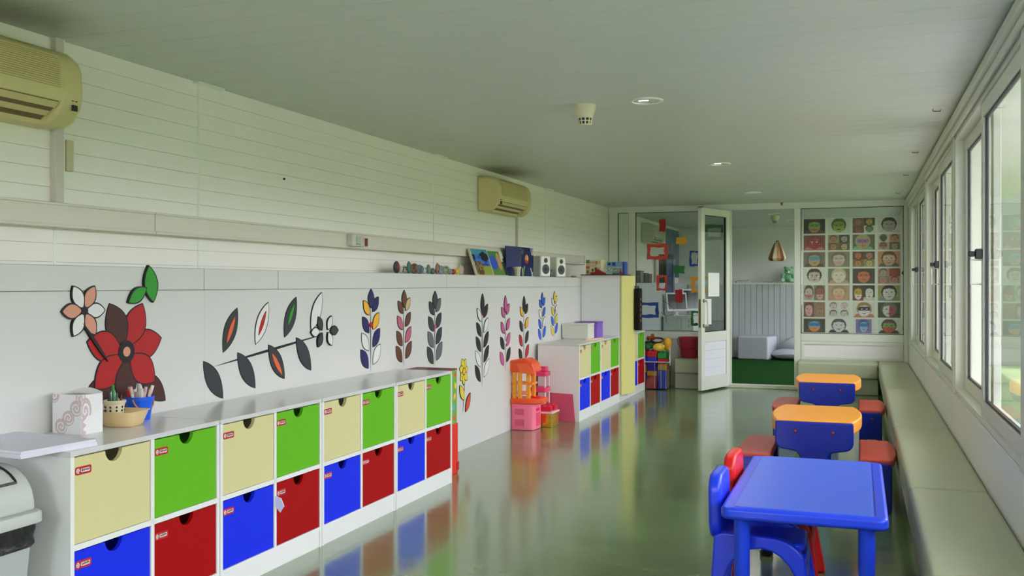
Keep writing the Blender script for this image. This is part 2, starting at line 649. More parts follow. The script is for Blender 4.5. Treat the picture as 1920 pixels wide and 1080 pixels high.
# end wall of the far room, with vertical planks below its ledge
wf2 = struct(bx('wall_far', (-3.4, 0.8, YF, YF + 0.15, 0, ZC + 0.01), WHITE))
x = -2.9
wfl = struct(bx('wall_far_lower', (-2.93, 0.55, YF - 0.185, YF, 0.0, 1.30), mat('wainscot_backing', (150, 154, 156), 0.6)))
WAINS = mat('grey_white_wainscot', (186, 190, 192), 0.5, 0.4, 0.03, 2)
while x < 0.5:
    bx('plank', (x + 0.003, x + 0.097, YF - 0.20, YF - 0.185, 0.0, 1.30), WAINS, wfl)
    x += 0.1
bx('ledge_board', (-2.93, 0.55, YF - 0.205, YF, 1.30, 1.33), WHITE, wfl)
y = YB + 0.12
while y < YF - 0.25:
    bx('plank', (XL, XL + 0.014, y + 0.003, y + 0.097, 0.0, 1.32), WAINS, ll)
    y += 0.1

# ------------------------------------------------------------------ glazed partition and its door
wb = struct(MB().box(-3.11, 0.55, YB, YB + 0.07, 2.235, ZC + 0.005).build('wall_back', FRAME, bevel=0.003, seg=1))
for x0, x1 in ((-3.10, -2.985), (-2.842, -2.75), (-1.60, -1.52), (-0.755, -0.68), (0.50, 0.549)):
    bx('post', (x0, x1, YB - 0.004, YB + 0.074, 0, 2.235), FRAME, wb, 0.006, 2)
for x0, x1 in ((-2.985, -2.842), (-2.75, -1.60), (-0.68, 0.50)):
    bx('rail', (x0, x1, YB + 0.001, YB + 0.069, 0.60, 0.695), FRAME, wb, 0.006, 2)
    bx('lower_panel', (x0, x1, YB + 0.025, YB + 0.045, 0.06, 0.60), WHITE, wb)
    bx('bottom_rail', (x0, x1, YB + 0.001, YB + 0.069, 0.0, 0.06), FRAME, wb)
    bx('glass_pane', (x0, x1, YB + 0.032, YB + 0.038, 0.695, 2.235), GLASSG, wb)
    MB().ring(rrect(x0, x1, 0.695, 2.235, 0.002, 1), rrect(x0 + 0.007, x1 - 0.007, 0.702, 2.228, 0.002, 1), 'y', YB + 0.026, YB + 0.044).build('gasket', BLACK, wb)
MB().ring(rrect(-0.67, 0.49, 0.375, 0.60, 0.003, 1), rrect(-0.635, 0.455, 0.41, 0.565, 0.003, 1), 'y', YB + 0.008, YB + 0.027).build('panel_moulding', FRAME, wb)
struct(bx('trim_1', (-1.60, -0.66, YB - 0.045, YB + 0.10, 0.0, 0.042), mat('worn_white_sill', (206, 208, 192), 0.5, 0.4, 0.12, 14), bevel=0.006))
MB().cyl((-0.9, YB - 0.06, ZC), (-0.9, YB - 0.06, ZC - 0.035), 0.016, 0.012, 10).build('ceiling_sensor', mat('brown_sensor', (120, 100, 70), 0.5))
tag(bpy.data.objects['ceiling_sensor'], 'tiny brown sensor stub on the ceiling above the open doorway', 'sensor')

# door leaf, local frame: hinge at the origin, leaf along -x, front face towards -y
door = struct(bpy.data.objects.new('door_1', None))
COL.objects.link(door)
door.location = (-1.535, YB - 0.01, 0.02)
door.rotation_euler = (0, 0, R(71))      # leaf points along local -x


def dbox(name, x0, x1, y0, y1, z0, z1, m, bevel=0.0, parent=None):
    return bx(name, (x0, x1, y0, y1, z0, z1), m, parent or door, bevel)


DW, DT = 0.75, 0.05
dbox('stile', -DW, -DW + 0.085, 0, DT, 0, 2.205, FRAME, 0.004)
dbox('stile', -0.085, 0, 0, DT, 0, 2.205, FRAME, 0.004)
dbox('rail', -DW + 0.085, -0.085, 0, DT, 2.12, 2.205, FRAME, 0.003)
dbox('rail', -DW + 0.085, -0.085, 0, DT, 0.58, 0.70, FRAME, 0.003)
dbox('rail', -DW + 0.085, -0.085, 0, DT, 0, 0.16, FRAME, 0.003)
for i in range(4):
    dbox('board', -DW + 0.085, -0.085, 0.015, 0.035, 0.16 + i * 0.105 + 0.001, 0.16 + (i + 1) * 0.105 - 0.001, mat('white_door_board', (222, 224, 228), 0.4))
dbox('glass_pane', -DW + 0.085, -0.085, 0.022, 0.028, 0.70, 2.12, GLASSG)
MB().ring(rrect(-DW + 0.085, -0.085, 0.70, 2.12, 0.002, 1), rrect(-DW + 0.095, -0.095, 0.71, 2.11, 0.002, 1), 'y', 0.014, 0.036).build('gasket', BLACK, door)
for sy in (1,):
    hy = -0.055
    MB().tube([(-DW + 0.05, 0, 0.78), (-DW + 0.05, hy, 0.785), (-DW + 0.05, hy - 0.002, 0.80), (-DW + 0.05, hy, 1.06), (-DW + 0.05, hy, 1.075), (-DW + 0.05, 0, 1.08)], 0.013, 10).build('handle', FRAME, door, smooth=True)
    for z in (0.78, 1.08):
        MB().cyl((-DW + 0.05, 0, z), (-DW + 0.05, -0.01, z), 0.022, n=14).build('handle_rose', mat('dull_metal', (120, 112, 90), 0.35, metal=1.0), door)
MB().box(-DW - 0.003, -DW, 0.014, 0.036, 0.76, 1.10).build('lock_plate', mat('brass_lock_plate', (126, 104, 60), 0.35, metal=0.8), door)
for z in (0.25, 1.2, 2.0):
    MB().cyl((0.006, DT + 0.004, z - 0.05), (0.006, DT + 0.004, z + 0.05), 0.01, n=10).build('hinge', FRAME, door)
MB().box(-DW, -DW + 0.05, 0.0, DT, 2.205, 2.214).build('top_cap', BLACK, door)
for nm, x0, x1, z0, z1, lb in (('paper_sheet', -0.54, -0.25, 1.13, 1.42, 'blank white sheet taped high on the glass of the open door'),
                               ('paper_sheet', -0.655, -0.46, 0.79, 1.10, 'small white notice behind the pull handle of the open door')):
    o = MB().box(x0, x1, 0.0198, 0.0216, z0, z1).build(nm, PAPER)
    o.location = door.location
    o.rotation_euler = door.rotation_euler
    tag(o, lb, 'paper')

# ------------------------------------------------------------------ cable trunking, socket, conduits on the left wall
tr = thing('cable_trunking', 'long cream cable trunking running along the upper wall above the ledge', 'trunking', (XU + 0.0035, 3, 1.53))
for a, c in ((YN, 3.62), (3.62, 10.96)):
    MB().box(0, 0.055, a - 3, c - 3 - 0.003, 0.006, 0.1).build('cover', TRUNK, tr, bevel=0.004)
    MB().box(0, 0.062, a - 3, c - 3 - 0.003, 0.0, 0.014).build('lower_lip', TRUNK, tr, bevel=0.003, seg=1)
    MB().box(0, 0.060, a - 3, c - 3 - 0.003, 0.09, 0.101).build('upper_lip', TRUNK, tr, bevel=0.003, seg=1)
MB().box(0, 0.07, 7.96, 7.98, -0.005, 0.107).build('end_cap', TRUNK, tr, bevel=0.004)
sk = thing('wall_socket', 'grey-white boxed wall socket on the cream trunking', 'socket', (XU + 0.055, 5.45, 1.58))
MB().box(0, 0.05, -0.07, 0.07, -0.04, 0.04).build('housing', mat('grey_socket', (200, 200, 192), 0.4), sk, bevel=0.012, seg=3)
MB().box(0.05, 0.054, -0.03, 0.045, -0.022, 0.024).build('rocker', mat('grey_rocker', (186, 188, 180), 0.35), sk, bevel=0.002, seg=1)
MB().box(0.05, 0.052, -0.03, 0.03, -0.026, -0.023).build('rocker_gap', DARK, sk)
al = thing('alarm_button', 'small dark red square button in a pale frame on the trunking', 'button', (XU + 0.055, 5.615, 1.575))
MB().box(0, 0.014, -0.032, 0.032, -0.034, 0.034).build('frame', mat('pale_pink_frame', (226, 200, 190), 0.4), al, bevel=0.003)
MB().box(0.014, 0.018, -0.02, 0.02, -0.026, 0.026).build('button', mat('dark_red_button', (96, 6, 10), 0.3), al, bevel=0.002, seg=1)
cdt = thing('wall_conduit', 'narrow pinkish white box conduit from ceiling to trunking behind the near air conditioner', 'conduit', (XU, 3.085, 1.63))
MB().box(0, 0.03, -0.022, 0.022, 0, 0.68).build('cover', mat('pinkish_white_conduit', (206, 198, 188), 0.5), cdt, bevel=0.004)
MB().box(0, 0.022, 0.022, 0.034, 0, 0.68).build('side_flange', WALLP, cdt)
jc = MB().box(XU, XU + 0.02, 3.13, 3.17, 1.77, 1.90).build('junction_cover', mat('beige_cover', (204, 194, 160), 0.5), bevel=0.004)
tag(jc, 'beige rectangular junction cover on the plank wall beside the conduit', 'cover')
c2 = MB().box(XU, XU + 0.018, 8.72, 8.74, 1.36, 1.96).box(XU, XU + 0.014, 8.755, 8.765, 1.36, 1.96).build('drain_pipe', mat('grey_white_pipe', (196, 190, 178), 0.5))
tag(c2, 'thin pale pipe dropping from the far air conditioner to the ledge', 'pipe')
sc1 = MB().cyl((XU, 4.76, 1.905), (XU + 0.008, 4.76, 1.905), 0.006, n=8).build('wall_screw', DARK)
tag(sc1, 'single dark screw head in the white plank wall', 'screw')


# ------------------------------------------------------------------ air conditioners
def air_con(loc, label, flip, old=True, m=BEIGE, mg=BEIGED, W=0.86, soot=True):
    t = thing('air_conditioner', label, 'air conditioner', loc)
    prof = [(0, 0.0), (0, 0.30), (0.09, 0.30), (0.15, 0.288), (0.185, 0.262), (0.203, 0.22), (0.207, 0.12), (0.20, 0.085)]
    low = [(0.20, 0.085), (0.192, 0.072), (0.115, 0.022), (0.10, 0.0), (0, 0.0)]
    MB().prism(prof + [(0.13, 0.06), (0.10, 0.0)], 'y', 0.03, W - 0.03).build('body', m, t, smooth=True)
    for a, c in ((0.0, 0.045), (W - 0.115, W)):
        e = [(0, 0.0), (0, 0.295), (0.085, 0.295), (0.15, 0.28), (0.185, 0.255), (0.204, 0.215), (0.209, 0.12), (0.2, 0.07), (0.165, 0.02), (0.12, -0.003)]
        MB().prism(e, 'y', a, c).build('end_cap', m, t, bevel=0.018, seg=3)
    # intake grille: fine ribs over a darker field, one joined part
    fp = [(0.188, 0.258), (0.2035, 0.222), (0.206, 0.17), (0.2065, 0.135)]
    g = MB()
    g.prism([(p[0] - 0.004, p[1]) for p in fp] + [(p[0] + 0.0015, p[1]) for p in reversed(fp)], 'y', 0.06, W - 0.125)
    gf = g.build('grille_field', mg, t)
    ribs = MB()
    for i in range(15):
        zz = 0.137 + i * 0.0083
        xx = 0.2085 if zz < 0.17 else 0.2085 - (zz - 0.17) * 0.05 if zz < 0.222 else 0.2055 - (zz - 0.222) * 0.44
        ribs.box(xx - 0.01, xx + 0.003, 0.055, W - 0.12, zz, zz + 0.0042)
    rb = ribs.build('grille_ribs', m, t)
    rb['kind'] = 'stuff'
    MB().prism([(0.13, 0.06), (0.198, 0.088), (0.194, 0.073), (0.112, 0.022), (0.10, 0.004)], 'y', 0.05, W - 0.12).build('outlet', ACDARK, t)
    for zz, xx in ((0.066, 0.186), (0.038, 0.142)):
        MB().prism([(xx - 0.012, zz), (xx + 0.01, zz + 0.014), (xx + 0.012, zz + 0.008), (xx - 0.008, zz - 0.008)], 'y', 0.05, W - 0.12).build('louvre', m, t)
    for i in range(7):
        yy = 0.11 + i * 0.09
        MB().prism([(0.125, 0.05), (0.18, 0.08), (0.178, 0.074), (0.12, 0.035)], 'y', yy, yy + 0.005).build('vane', m, t)
    ys = (W - 0.05) if not flip else 0.035
    MB().box(0.205, 0.2115, ys - 0.012, ys + 0.012, 0.055, 0.078).build('receiver_window', BLACK, t)
    MB().box(0.205, 0.2108, ys - 0.012, ys - 0.006, 0.092, 0.096).box(0.205, 0.2108, ys + 0.006, ys + 0.012, 0.092, 0.096).build('indicator', mat('brown_mark', (90, 70, 40), 0.5), t)
    return t


air_con((XU, 2.17, 1.925), 'yellowed split air conditioner nearest the camera, cut by the picture edge', False)
air_con((XU, 7.74, 1.935), 'yellowed split air conditioner high on the wall above the painted canvases', True)
air_con((XU, 14.4, 1.93), 'cream air conditioner on the far room wall seen through the glass', True, m=mat('cream_ac_plastic', (206, 204, 186), 0.45), mg=mat('cream_ac_grille', (180, 178, 160), 0.5))

# ------------------------------------------------------------------ ceiling fittings
LIT = mat('downlight_lamp', (255, 250, 240), 0.3, emit=((255, 248, 236), 3.0))
RING = mat('white_metal_ring', (226, 226, 216), 0.3)
REFL = mat('mirror_reflector', (220, 222, 220), 0.12, metal=1.0)


def downlight(loc, label, g='recessed ceiling downlights'):
    t = thing('downlight', label, 'downlight', loc, 0, g)
    MB().lathe([(0.093, 0.0), (0.091, -0.006), (0.078, -0.008), (0.074, -0.002), (0.074, 0.002), (0.093, 0.002)], 28, closed=True).build('trim_ring', RING, t, smooth=True)
    MB().lathe([(0.074, -0.0015), (0.060, 0.004), (0.034, 0.010), (0.0, 0.0105)], 28).build('reflector', REFL, t, smooth=True, fix=False)
    MB().box(-0.045, 0.012, -0.014, 0.014, 0.0, 0.006).build('lamp', LIT, t, bevel=0.002)
    ld = bpy.data.lights.new('downlight_beam', 'SPOT')
    ld.energy = 11
    ld.spot_size = R(165)
    ld.spot_blend = 0.5
    ld.shadow_soft_size = 0.06
    ld.color = (1.0, 0.99, 0.97)
    lo = bpy.data.objects.new('downlight_beam', ld)
    COL.objects.link(lo)
    lo.parent = t
    lo.location = (0, 0, -0.02)
    return t


for loc, lb in (((-1.10, 5.23, ZC), 'round downlight nearest the camera, beside the cone-shaped smoke detector'),
                ((-1.10, 8.18, ZC), 'middle round downlight of the three in the main room ceiling'),
                ((-1.10, 10.87, ZC), 'round downlight nearest the glazed partition'),
                ((-1.15, 14.2, ZC), 'downlight of the far room ceiling nearer the doorway'),
                ((-0.98, 15.6, ZC), 'downlight of the far room ceiling deeper inside')):
    downlight(loc, lb)


def smoke(loc, label):
    t = thing('smoke_detector', label, 'smoke detector', loc)
    MB().lathe([(0.0, 0), (0.062, 0), (0.062, -0.006), (0.060, -0.03), (0.043, -0.075), (0.0, -0.075)], 24).build('base', mat('cream_detector', (212, 204, 168), 0.45), t, smooth=True)
    MB().lathe([(0.0, -0.075), (0.036, -0.075), (0.030, -0.108), (0.0, -0.108)], 24).build('sensing_chamber', BLACK, t, smooth=True)
    for i in range(10):
        a = 2 * PI * i / 10
        MB().cyl((0.040 * math.cos(a), 0.040 * math.sin(a), -0.074), (0.033 * math.cos(a), 0.033 * math.sin(a), -0.110), 0.0045, n=6).build('rib', MATS['cream_detector'], t)
    MB().lathe([(0.041, -0.090), (0.041, -0.094), (0.036, -0.094), (0.036, -0.090)], 20, closed=True).build('ring', MATS['cream_detector'], t)
    MB().lathe([(0.0, -0.108), (0.034, -0.108), (0.030, -0.113), (0.0, -0.113)], 20).build('cap', MATS['cream_detector'], t)
    return t


smoke((-1.455, 5.25, ZC), 'cream cone-shaped smoke detector on the main room ceiling')
smoke((-1.17, 14.7, ZC), 'cream smoke detector on the far room ceiling seen through the doorway')
for i, (x, y, lb) in enumerate(((0.42, 6.05, 'small bent wire hook in the ceiling above the window post'), (0.4, 7.9, 'small bent wire hook in the ceiling, second from the window post'),
                                (0.4, 9.5, 'small bent wire hook in the ceiling, third from the window post'), (0.4, 11.4, 'small bent wire hook in the ceiling nearest the photo wall'))):
    h = MB().tube([(x - 0.02, y, ZC), (x - 0.02, y, ZC - 0.012), (x + 0.02, y, ZC - 0.014), (x + 0.02, y, ZC - 0.004)], 0.003, 6).build('ceiling_hook', mat('dark_wire', (70, 64, 50), 0.5))
    tag(h, lb, 'hook', 'wire hooks in the ceiling by the windows')


# ------------------------------------------------------------------ drawer cabinets
UW, UH, UD = 0.808, 0.733, 0.41      # unit width (along the wall), height, depth
STK = mat('red_sticker', (188, 16, 24), 0.4)
STW = mat('white_sticker', (236, 230, 226), 0.4)
INK = mat('grey_ink', (70, 60, 64), 0.6)


def drawer_mesh(wd, ht):
    """front with a half-round finger cut-out in its upper edge; local: x out of the front, y along, z up"""
    k = 10
    r = 0.042
    pts = [(0, 0), (wd, 0), (wd, ht)]
    for i in range(k + 1):
        a = PI * i / k
        pts.append((wd / 2 + r * math.cos(a), ht - r * math.sin(a) * 1.0))
    pts.append((0, ht))
    mb = MB().prism(pts, 'x', -0.016, 0)
    mb.box(-0.34, -0.016, 0.006, 0.014, 0, ht - 0.03)
    mb.box(-0.34, -0.016, wd - 0.014, wd - 0.006, 0, ht - 0.03)
    mb.box(-0.34, -0.33, 0.014, wd - 0.014, 0, ht - 0.03)
    mb.box(-0.33, -0.016, 0.014, wd - 0.014, 0, 0.006)
    return mb


def sticker(par, ht, red_bg):
    s = MB().prism(rrect(0.004, 0.078, ht - 0.062, ht - 0.034, 0.007, 3), 'x', 0.0, 0.0008, 0)
    s.prism(ell(0.0165, ht - 0.048, 0.0078, 0.0088, 14), 'x', 0.0008, 0.0012, 1)
    s.prism(rrect(0.030, 0.071, ht - 0.0545, ht - 0.0415, 0.0025, 2), 'x', 0.0008, 0.0012, 1)
    for i in range(3):
        s.box(0.0012, 0.0015, 0.011, 0.023, ht - 0.053 + i * 0.004, ht - 0.0515 + i * 0.004, 2)
    random.seed(int(ht * 1e4))
    y = 0.033
    while y < 0.068:
        q = random.uniform(0.002, 0.004)
        s.box(0.0012, 0.0015, y, y + q, ht - 0.050 - random.uniform(0, .002), ht - 0.044 + random.uniform(-.001, .002), 2)
        y += q + 0.0012
    s.build('sticker', [STK, STW, INK], par, fix=True)


def cabinet(y0, xf, label, g):
    t = thing('drawer_cabinet', label, 'cabinet', (xf, y0, 0), 0, g)
    th = 0.018
    W = UW
    c = MB()
    c.box(-UD, 0, 0.001, th, 0, UH - 0.019).box(-UD, 0, W - th, W - 0.001, 0, UH - 0.019)
    c.box(-UD, 0, W / 2 - 0.009, W / 2 + 0.009, 0.10, UH - 0.019)
    c.box(-UD, 0, th, W - th, 0.392, 0.412)
    c.box(-UD, 0, th, W - th, 0.082, 0.10)
    c.box(-UD, -UD + 0.006, th, W - th, 0.1, UH - 0.019)
    c.build('carcass', LAM, t)
    bx('top_board', (-UD, 0.001, 0.0006, W - 0.0006, UH - 0.019, UH), LAMTOP, t, 0.0015, 1)
    bx('plinth', (-0.03, -0.006, th, W - th, 0.0, 0.082), LAM, t)
    cells = ((th, W / 2 - 0.009, 0.412, UH - 0.019, CREAM, 'cream drawer with half-round finger hole'),
             (W / 2 + 0.009, W - th, 0.412, UH - 0.019, GREEN, 'green drawer with half-round finger hole'),
             (th, W / 2 - 0.009, 0.10, 0.392, BLUE, 'blue drawer with half-round finger hole'),
             (W / 2 + 0.009, W - th, 0.10, 0.392, RED, 'red drawer with half-round finger hole'))
    for a, b_, z0, z1, m, lb in cells:
        gp = 0.003
        d = drawer_mesh(b_ - a - 2 * gp, z1 - z0 - 0.007).build('drawer', m, t, loc=(-0.004, a + gp, z0 + 0.002))
        d['label'] = lb
        sticker(d, z1 - z0 - 0.007, m is RED)
    return t


G1, G2 = 'low drawer cabinets along the painted wall', 'low drawer cabinets beyond the toy kitchen'
XC = -2.508
cab0 = cabinet(2.556, XC, 'drawer cabinet beside the swing bin, carrying the paper stack and marker bucket', G1)
dup(cab0, (XC, 2.556 + 0.812, 0), 0, 'second drawer cabinet from the bin, with a white tag between its lower drawers', G1)
dup(cab0, (XC, 2.556 + 2 * 0.812, 0), 0, 'third drawer cabinet from the bin in the long row', G1)
dup(cab0, (XC, 2.556 + 3 * 0.812, 0), 0, 'drawer cabinet at the far end of the long row, beside the red box', G1)
XC2 = -2.485
dup(cab0, (XC2, 8.765, 0), 0, 'drawer cabinet whose bare side stands behind the pink board', G2)
dup(cab0, (XC2, 8.765 + 0.812, 0), 0, 'drawer cabinet under the white and purple boxes, against the tall cupboard', G2)
dup(cab0, (XC2, 10.915, 0), 0, 'drawer cabinet half hidden beyond the tall cupboard', G2)
tg = MB().prism([(0, 0), (0.035, -0.01), (0.05, -0.045), (0.03, -0.075), (0.006, -0.05)], 'y', 0, 0.004).build('plastic_tag', PAPER, loc=(XC - 0.003, 3.768, 0.335))
tag(tg, 'small white plastic tag sticking out between a blue and a red drawer', 'tag')

# tall cupboard with a yellow door standing ajar, a blue edge strip on it
tc_ = thing('tall_cupboard', 'tall white cupboard with a pale yellow door standing ajar', 'cupboard', (XC2, 10.40, 0))
CW = 0.50
cb = MB().box(-UD - 0.03, 0, 0, 0.018, 0, 1.40).box(-UD - 0.03, 0, CW - 0.018, CW, 0, 1.40).box(-UD - 0.03, 0, 0.018, CW - 0.018, 0.08, 0.1).box(-UD - 0.03, -UD - 0.024, 0.018, CW - 0.018, 0.1, 1.39)
cb.build('carcass', LAM, tc_)
bx('top_board', (-UD - 0.03, 0.0, 0.018, CW - 0.018, 1.38, 1.40), LAM, tc_)
for zz in (0.52, 0.95):
    bx('shelf', (-UD - 0.02, -0.02, 0.018, CW - 0.018, zz, zz + 0.018), LAM, tc_)
bx('plinth', (-0.03, -0.004, 0.018, CW - 0.018, 0.0, 0.08), LAM, tc_)
dr = MB().box(0.0, 0.018, 0.0, 0.40, 0.075, 1.395).build('door', mat('pale_yellow_door', (222, 214, 134), 0.4), tc_, loc=(0.004, 0.004, 0), rot=(0, 0, R(-9)), bevel=0.0015, seg=1)
bx('blue_panel', (-0.016, 0.003, 0.395, CW - 0.002, 0.082, 1.398), mat('blue_edge_strip', (52, 52, 150), 0.4), tc_)['label'] = 'narrow blue front panel beside the yellow door'
MB().cyl((0.012, 0.385, 1.27), (0.045, 0.385, 1.27), 0.008, n=10).build('knob', BLACK, dr)
bagp = Vector((XC2 + 0.004, 10.404, 0))
ca, sa = math.cos(R(-9)), math.sin(R(-9))


def ondoor(x, y, z):
    return (bagp.x + x * ca - y * sa, bagp.y + x * sa + y * ca, z)


bg_ = thing('hanging_bag', 'narrow black patterned bag hanging on the edge of the yellow door', 'bag', ondoor(0.055, 0.40, 0.79), R(-9))


def bag_poly(z0, z1, w0):
    return [(-w0, z0), (-w0 * .7, z0 - 0.01), (w0 * .7, z0 - 0.01), (w0, z0), (w0, z1), (-w0, z1)]


MB().prism([(-0.05, 0), (-0.04, -0.01), (0.04, -0.01), (0.05, 0), (0.05, 0.45), (0.03, 0.465), (-0.03, 0.465), (-0.05, 0.45)], 'y', -0.03, 0.03).build('body', mat('black_bag_cloth', (18, 14, 14), 0.8, 0.3, 0.3, 30, 0.3), bg_, rot=(0, 0, R(90)), bevel=0.01)
pz = MB()
for i in range(5):
    pz.prism(ell(0.0, 0.1 + i * 0.06, 0.012, 0.022, 10, 0.4 * (-1) ** i), 'x', 0.0302, 0.0315)
pz.build('pattern', mat('tan_pattern', (150, 92, 52), 0.8), bg_)
MB().tube([(0.0, -0.02, 0.455), (0.0, 0.0, 0.49), (0.0, 0.02, 0.455)], 0.005, 6).build('strap', BLACK, bg_)
# gift wrap boards stacked against the end of the long row
rb_ = thing('red_box', 'tall plain red box standing on the floor at the end of the cabinet row', 'box', (-2.76, 5.975, 0))
bx('body', (-0.155, 0.155, -0.155, 0.155, 0, 0.345), mat('bright_red_card', (224, 40, 26), 0.45), rb_, 0.004)
MB().box(0.15, 0.158, 0.13, 0.165, 0.02, 0.075).build('flap', mat('dark_red_card', (176, 20, 24), 0.5), rb_)


def dots(u, v):
    cols = ((236, 200, 60), (226, 80, 50), (90, 170, 220), (240, 180, 70))
    gx, gy = u * 4, v * 5
    ix, iy = int(gx), int(gy)
    h = (ix * 7 + iy * 13) % 4
    dx, dy = gx - ix - 0.5 + 0.2 * math.sin(ix * 3 + iy * 5), gy - iy - 0.5
    return cols[h] if dx * dx + dy * dy < 0.07 else (112, 170, 70)


gb = thing('dotted_box', 'green box with coloured dots standing on the tall red box', 'box', (-2.76, 5.97, 0.345))
bx('body', (-0.15, 0.148, -0.15, 0.15, 0, 0.37), mat('green_card', (112, 170, 70), 0.5), gb, 0.003)
printed('dotted_paper', (0.148, -0.15, 0), (0, 0.30, 0), (0, 0, 0.37), 40, 44, dots, gb)
printed('dotted_paper', (-0.15, -0.15, 0), (0.298, 0, 0), (0, 0, 0.37), 40, 44, dots, gb)
bx('lid', (-0.152, 0.151, -0.152, 0.152, 0.366, 0.376), mat('dark_red_lid', (110, 20, 22), 0.5), gb)

# ------------------------------------------------------------------ plain painted leaf-and-petal motifs on the lower wall
PC = {k: mat('wall_paint_' + k, c, 0.55, 0.35) for k, c in dict(
    red=(176, 22, 26), brown=(72, 36, 30), green=(46, 150, 44), peach=(214, 150, 126), black=(24, 24, 26), charcoal=(52, 54, 60), orange=(226, 104, 62),
    white=(226, 226, 223), navy=(26, 24, 92), amber=(238, 176, 40), pink=(190, 84, 140), grey=(96, 102, 110), yellow=(226, 204, 60), rust=(206, 84, 44),
    blue=(34, 92, 208), chestnut=(104, 58, 40), tan=(206, 176, 130), rose=(196, 92, 124)).items()}


def leaf(cx, cz, l, wd, rot, n=14):
    up = [(l * (i / n - 0.5), wd * math.sin(PI * i / n) ** 0.85) for i in range(n + 1)]
    pts = up + [(x, -z) for x, z in reversed(up[1:-1])]
    c, s = math.cos(R(rot)), math.sin(R(rot))
    return [(cx + x * c - z * s, cz + x * s + z * c) for x, z in pts]


def motif(y0, y1, z0, z1, els, label):
    H = z1 - z0
    Wd = y1 - y0
    mb = MB()
    names = ['black']
    k = 0
    for e in els:
        kind, u, v, l, wd, rot, col = e[:7]
        out = e[7] if len(e) > 7 else True
        cy, cz = y0 + u * Wd, z1 - v * H
        l, wd = l * H, wd * H
        if col not in names:
            names.append(col)
        f = (lambda g: leaf(cy, cz, l + 2 * g, wd + g, rot)) if kind == 'l' else (lambda g: ell(cy, cz, l + g, wd + g, 22, R(rot)))
        x = XL + 0.0006 * k + 0.0002
        if out:
            mb.prism(f(0.006), 'x', XL - 0.001, x + 0.0004, 0)
        mb.prism(f(0.0), 'x', XL - 0.001, x + 0.0008, names.index(col))
        k += 1
    o = mb.build('wall_painting', [PC[c] for c in names])
    return tag(o, label, 'wall painting', 'painted motifs along the lower wall')


def sprig(y0, y1, z0, z1, cols, label, n=4, wd=.07, ln=.3, top=None, dots=None):
    """an upright stem with alternating leaves, a bud on top"""
    els = []
    W_, H_ = y1 - y0, z1 - z0
    els.append(('l', .5, .56, .86, .010, 90, 'black', False))
    for i in range(n):
        v = .88 - .62 * i / (n - 1)
        q = 1 - .25 * i / (n - 1)
        els.append(('l', .5 - .27 * q, v - .05, ln * q, wd * q, 130, cols[i % len(cols)]))
        els.append(('l', .5 + .27 * q, v - .09, ln * q, wd * q, 50, cols[(i + 1) % len(cols)]))
    els.append(('l', .5, .10, .22, wd * .9, 90, top or cols[0]))
    for d in (dots or []):
        els.append(('e', d[0], d[1], d[2], d[2], 0, d[3], False))
    motif(y0, y1, z0, z1, els, label)


def bloom(cu, cv, r, wd, n, cols, a0=0, fx=1.0):
    return [('l', cu + fx * r * .62 * math.cos(R(a0 + 360 * i / n)), cv - r * .62 * math.sin(R(a0 + 360 * i / n)), r * .95, wd, a0 + 360 * i / n, cols[i % len(cols)]) for i in range(n)]


motif(2.93, 3.53, 0.775, 1.373,
      [('l', .62, .90, .40, .012, 80, 'black', False), ('l', .34, .86, .40, .085, 35, 'brown'), ('l', .88, .88, .34, .075, 140, 'brown')]
      + bloom(.60, .60, .34, .10, 7, ('red', 'red', 'brown'), 12) + [('e', .60, .60, .07, .07, 0, 'black'), ('e', .60, .60, .035, .035, 0, 'peach', False)]
      + bloom(.20, .30, .17, .045, 6, ('white', 'peach'), 0) + [('e', .20, .30, .03, .03, 0, 'black', False)]
      + [('l', .30, .52, .36, .012, -50, 'black', False), ('l', .84, .12, .26, .065, 100, 'green'), ('l', .70, .20, .20, .045, 30, 'green')],
      'large painted red flower with brown leaves and green buds, behind the marker bucket')
motif(3.81, 4.97, 0.72, 1.31,
      [('l', .50, .60, 1.75, .012, 6, 'black', False)]
      + [('l', .06 + .115 * i, (.42 if i % 2 else .80) - .02 * i, .40, .075, (62 if i % 2 else -52), ('charcoal', 'charcoal', 'charcoal', 'white')[i % 4]) for i in range(8)]
      + [('l', .175, .40, .24, .022, 62, 'orange', False), ('l', .405, .36, .24, .022, 62, 'red', False), ('l', .52, .74, .26, .025, -52, 'orange', False), ('l', .635, .30, .22, .02, 62, 'green', False)]
      + bloom(.94, .48, .15, .04, 6, ('charcoal', 'white'), 0),
      'wide painted garland of charcoal leaves with orange and red midribs above the second cabinet')
sprig(5.32, 5.62, 0.74, 1.26, ('navy', 'white', 'navy', 'amber'), 'painted sprig of navy, white and amber leaves above the fourth cabinet', 4, .075, .30, 'navy', [(.5, .42, .035, 'red')])
sprig(5.81, 6.08, 0.74, 1.25, ('chestnut', 'chestnut', 'rose', 'chestnut', 'tan'), 'painted sprig of chestnut brown leaves with rose and tan ones', 4, .07, .28, 'chestnut')
sprig(6.31, 6.60, 0.69, 1.24, ('charcoal', 'grey', 'charcoal'), 'painted sprig of charcoal and grey leaves just before the green dotted box', 4, .075, .30, 'charcoal', [(.5, .46, .03, 'rose')])
motif(6.84, 7.18, 0.265, 0.75, [('l', .50, .66, .6, .012, 80, 'black', False)] + bloom(.48, .28, .20, .06, 7, ('yellow',), 10) + [('e', .48, .28, .05, .05, 0, 'amber'), ('l', .36, .62, .30, .07, 125, 'yellow'), ('l', .72, .80, .34, .07, 55, 'rust')],
      'low painted yellow flower with a rust leaf beside the red box')
sprig(7.22, 7.58, 0.44, 1.21, ('black', 'white', 'black', 'black', 'white'), 'tall painted sprig of black and white leaves past the yellow flower', 5, .05, .24, 'black', [(.5, .2, .015, 'red')])
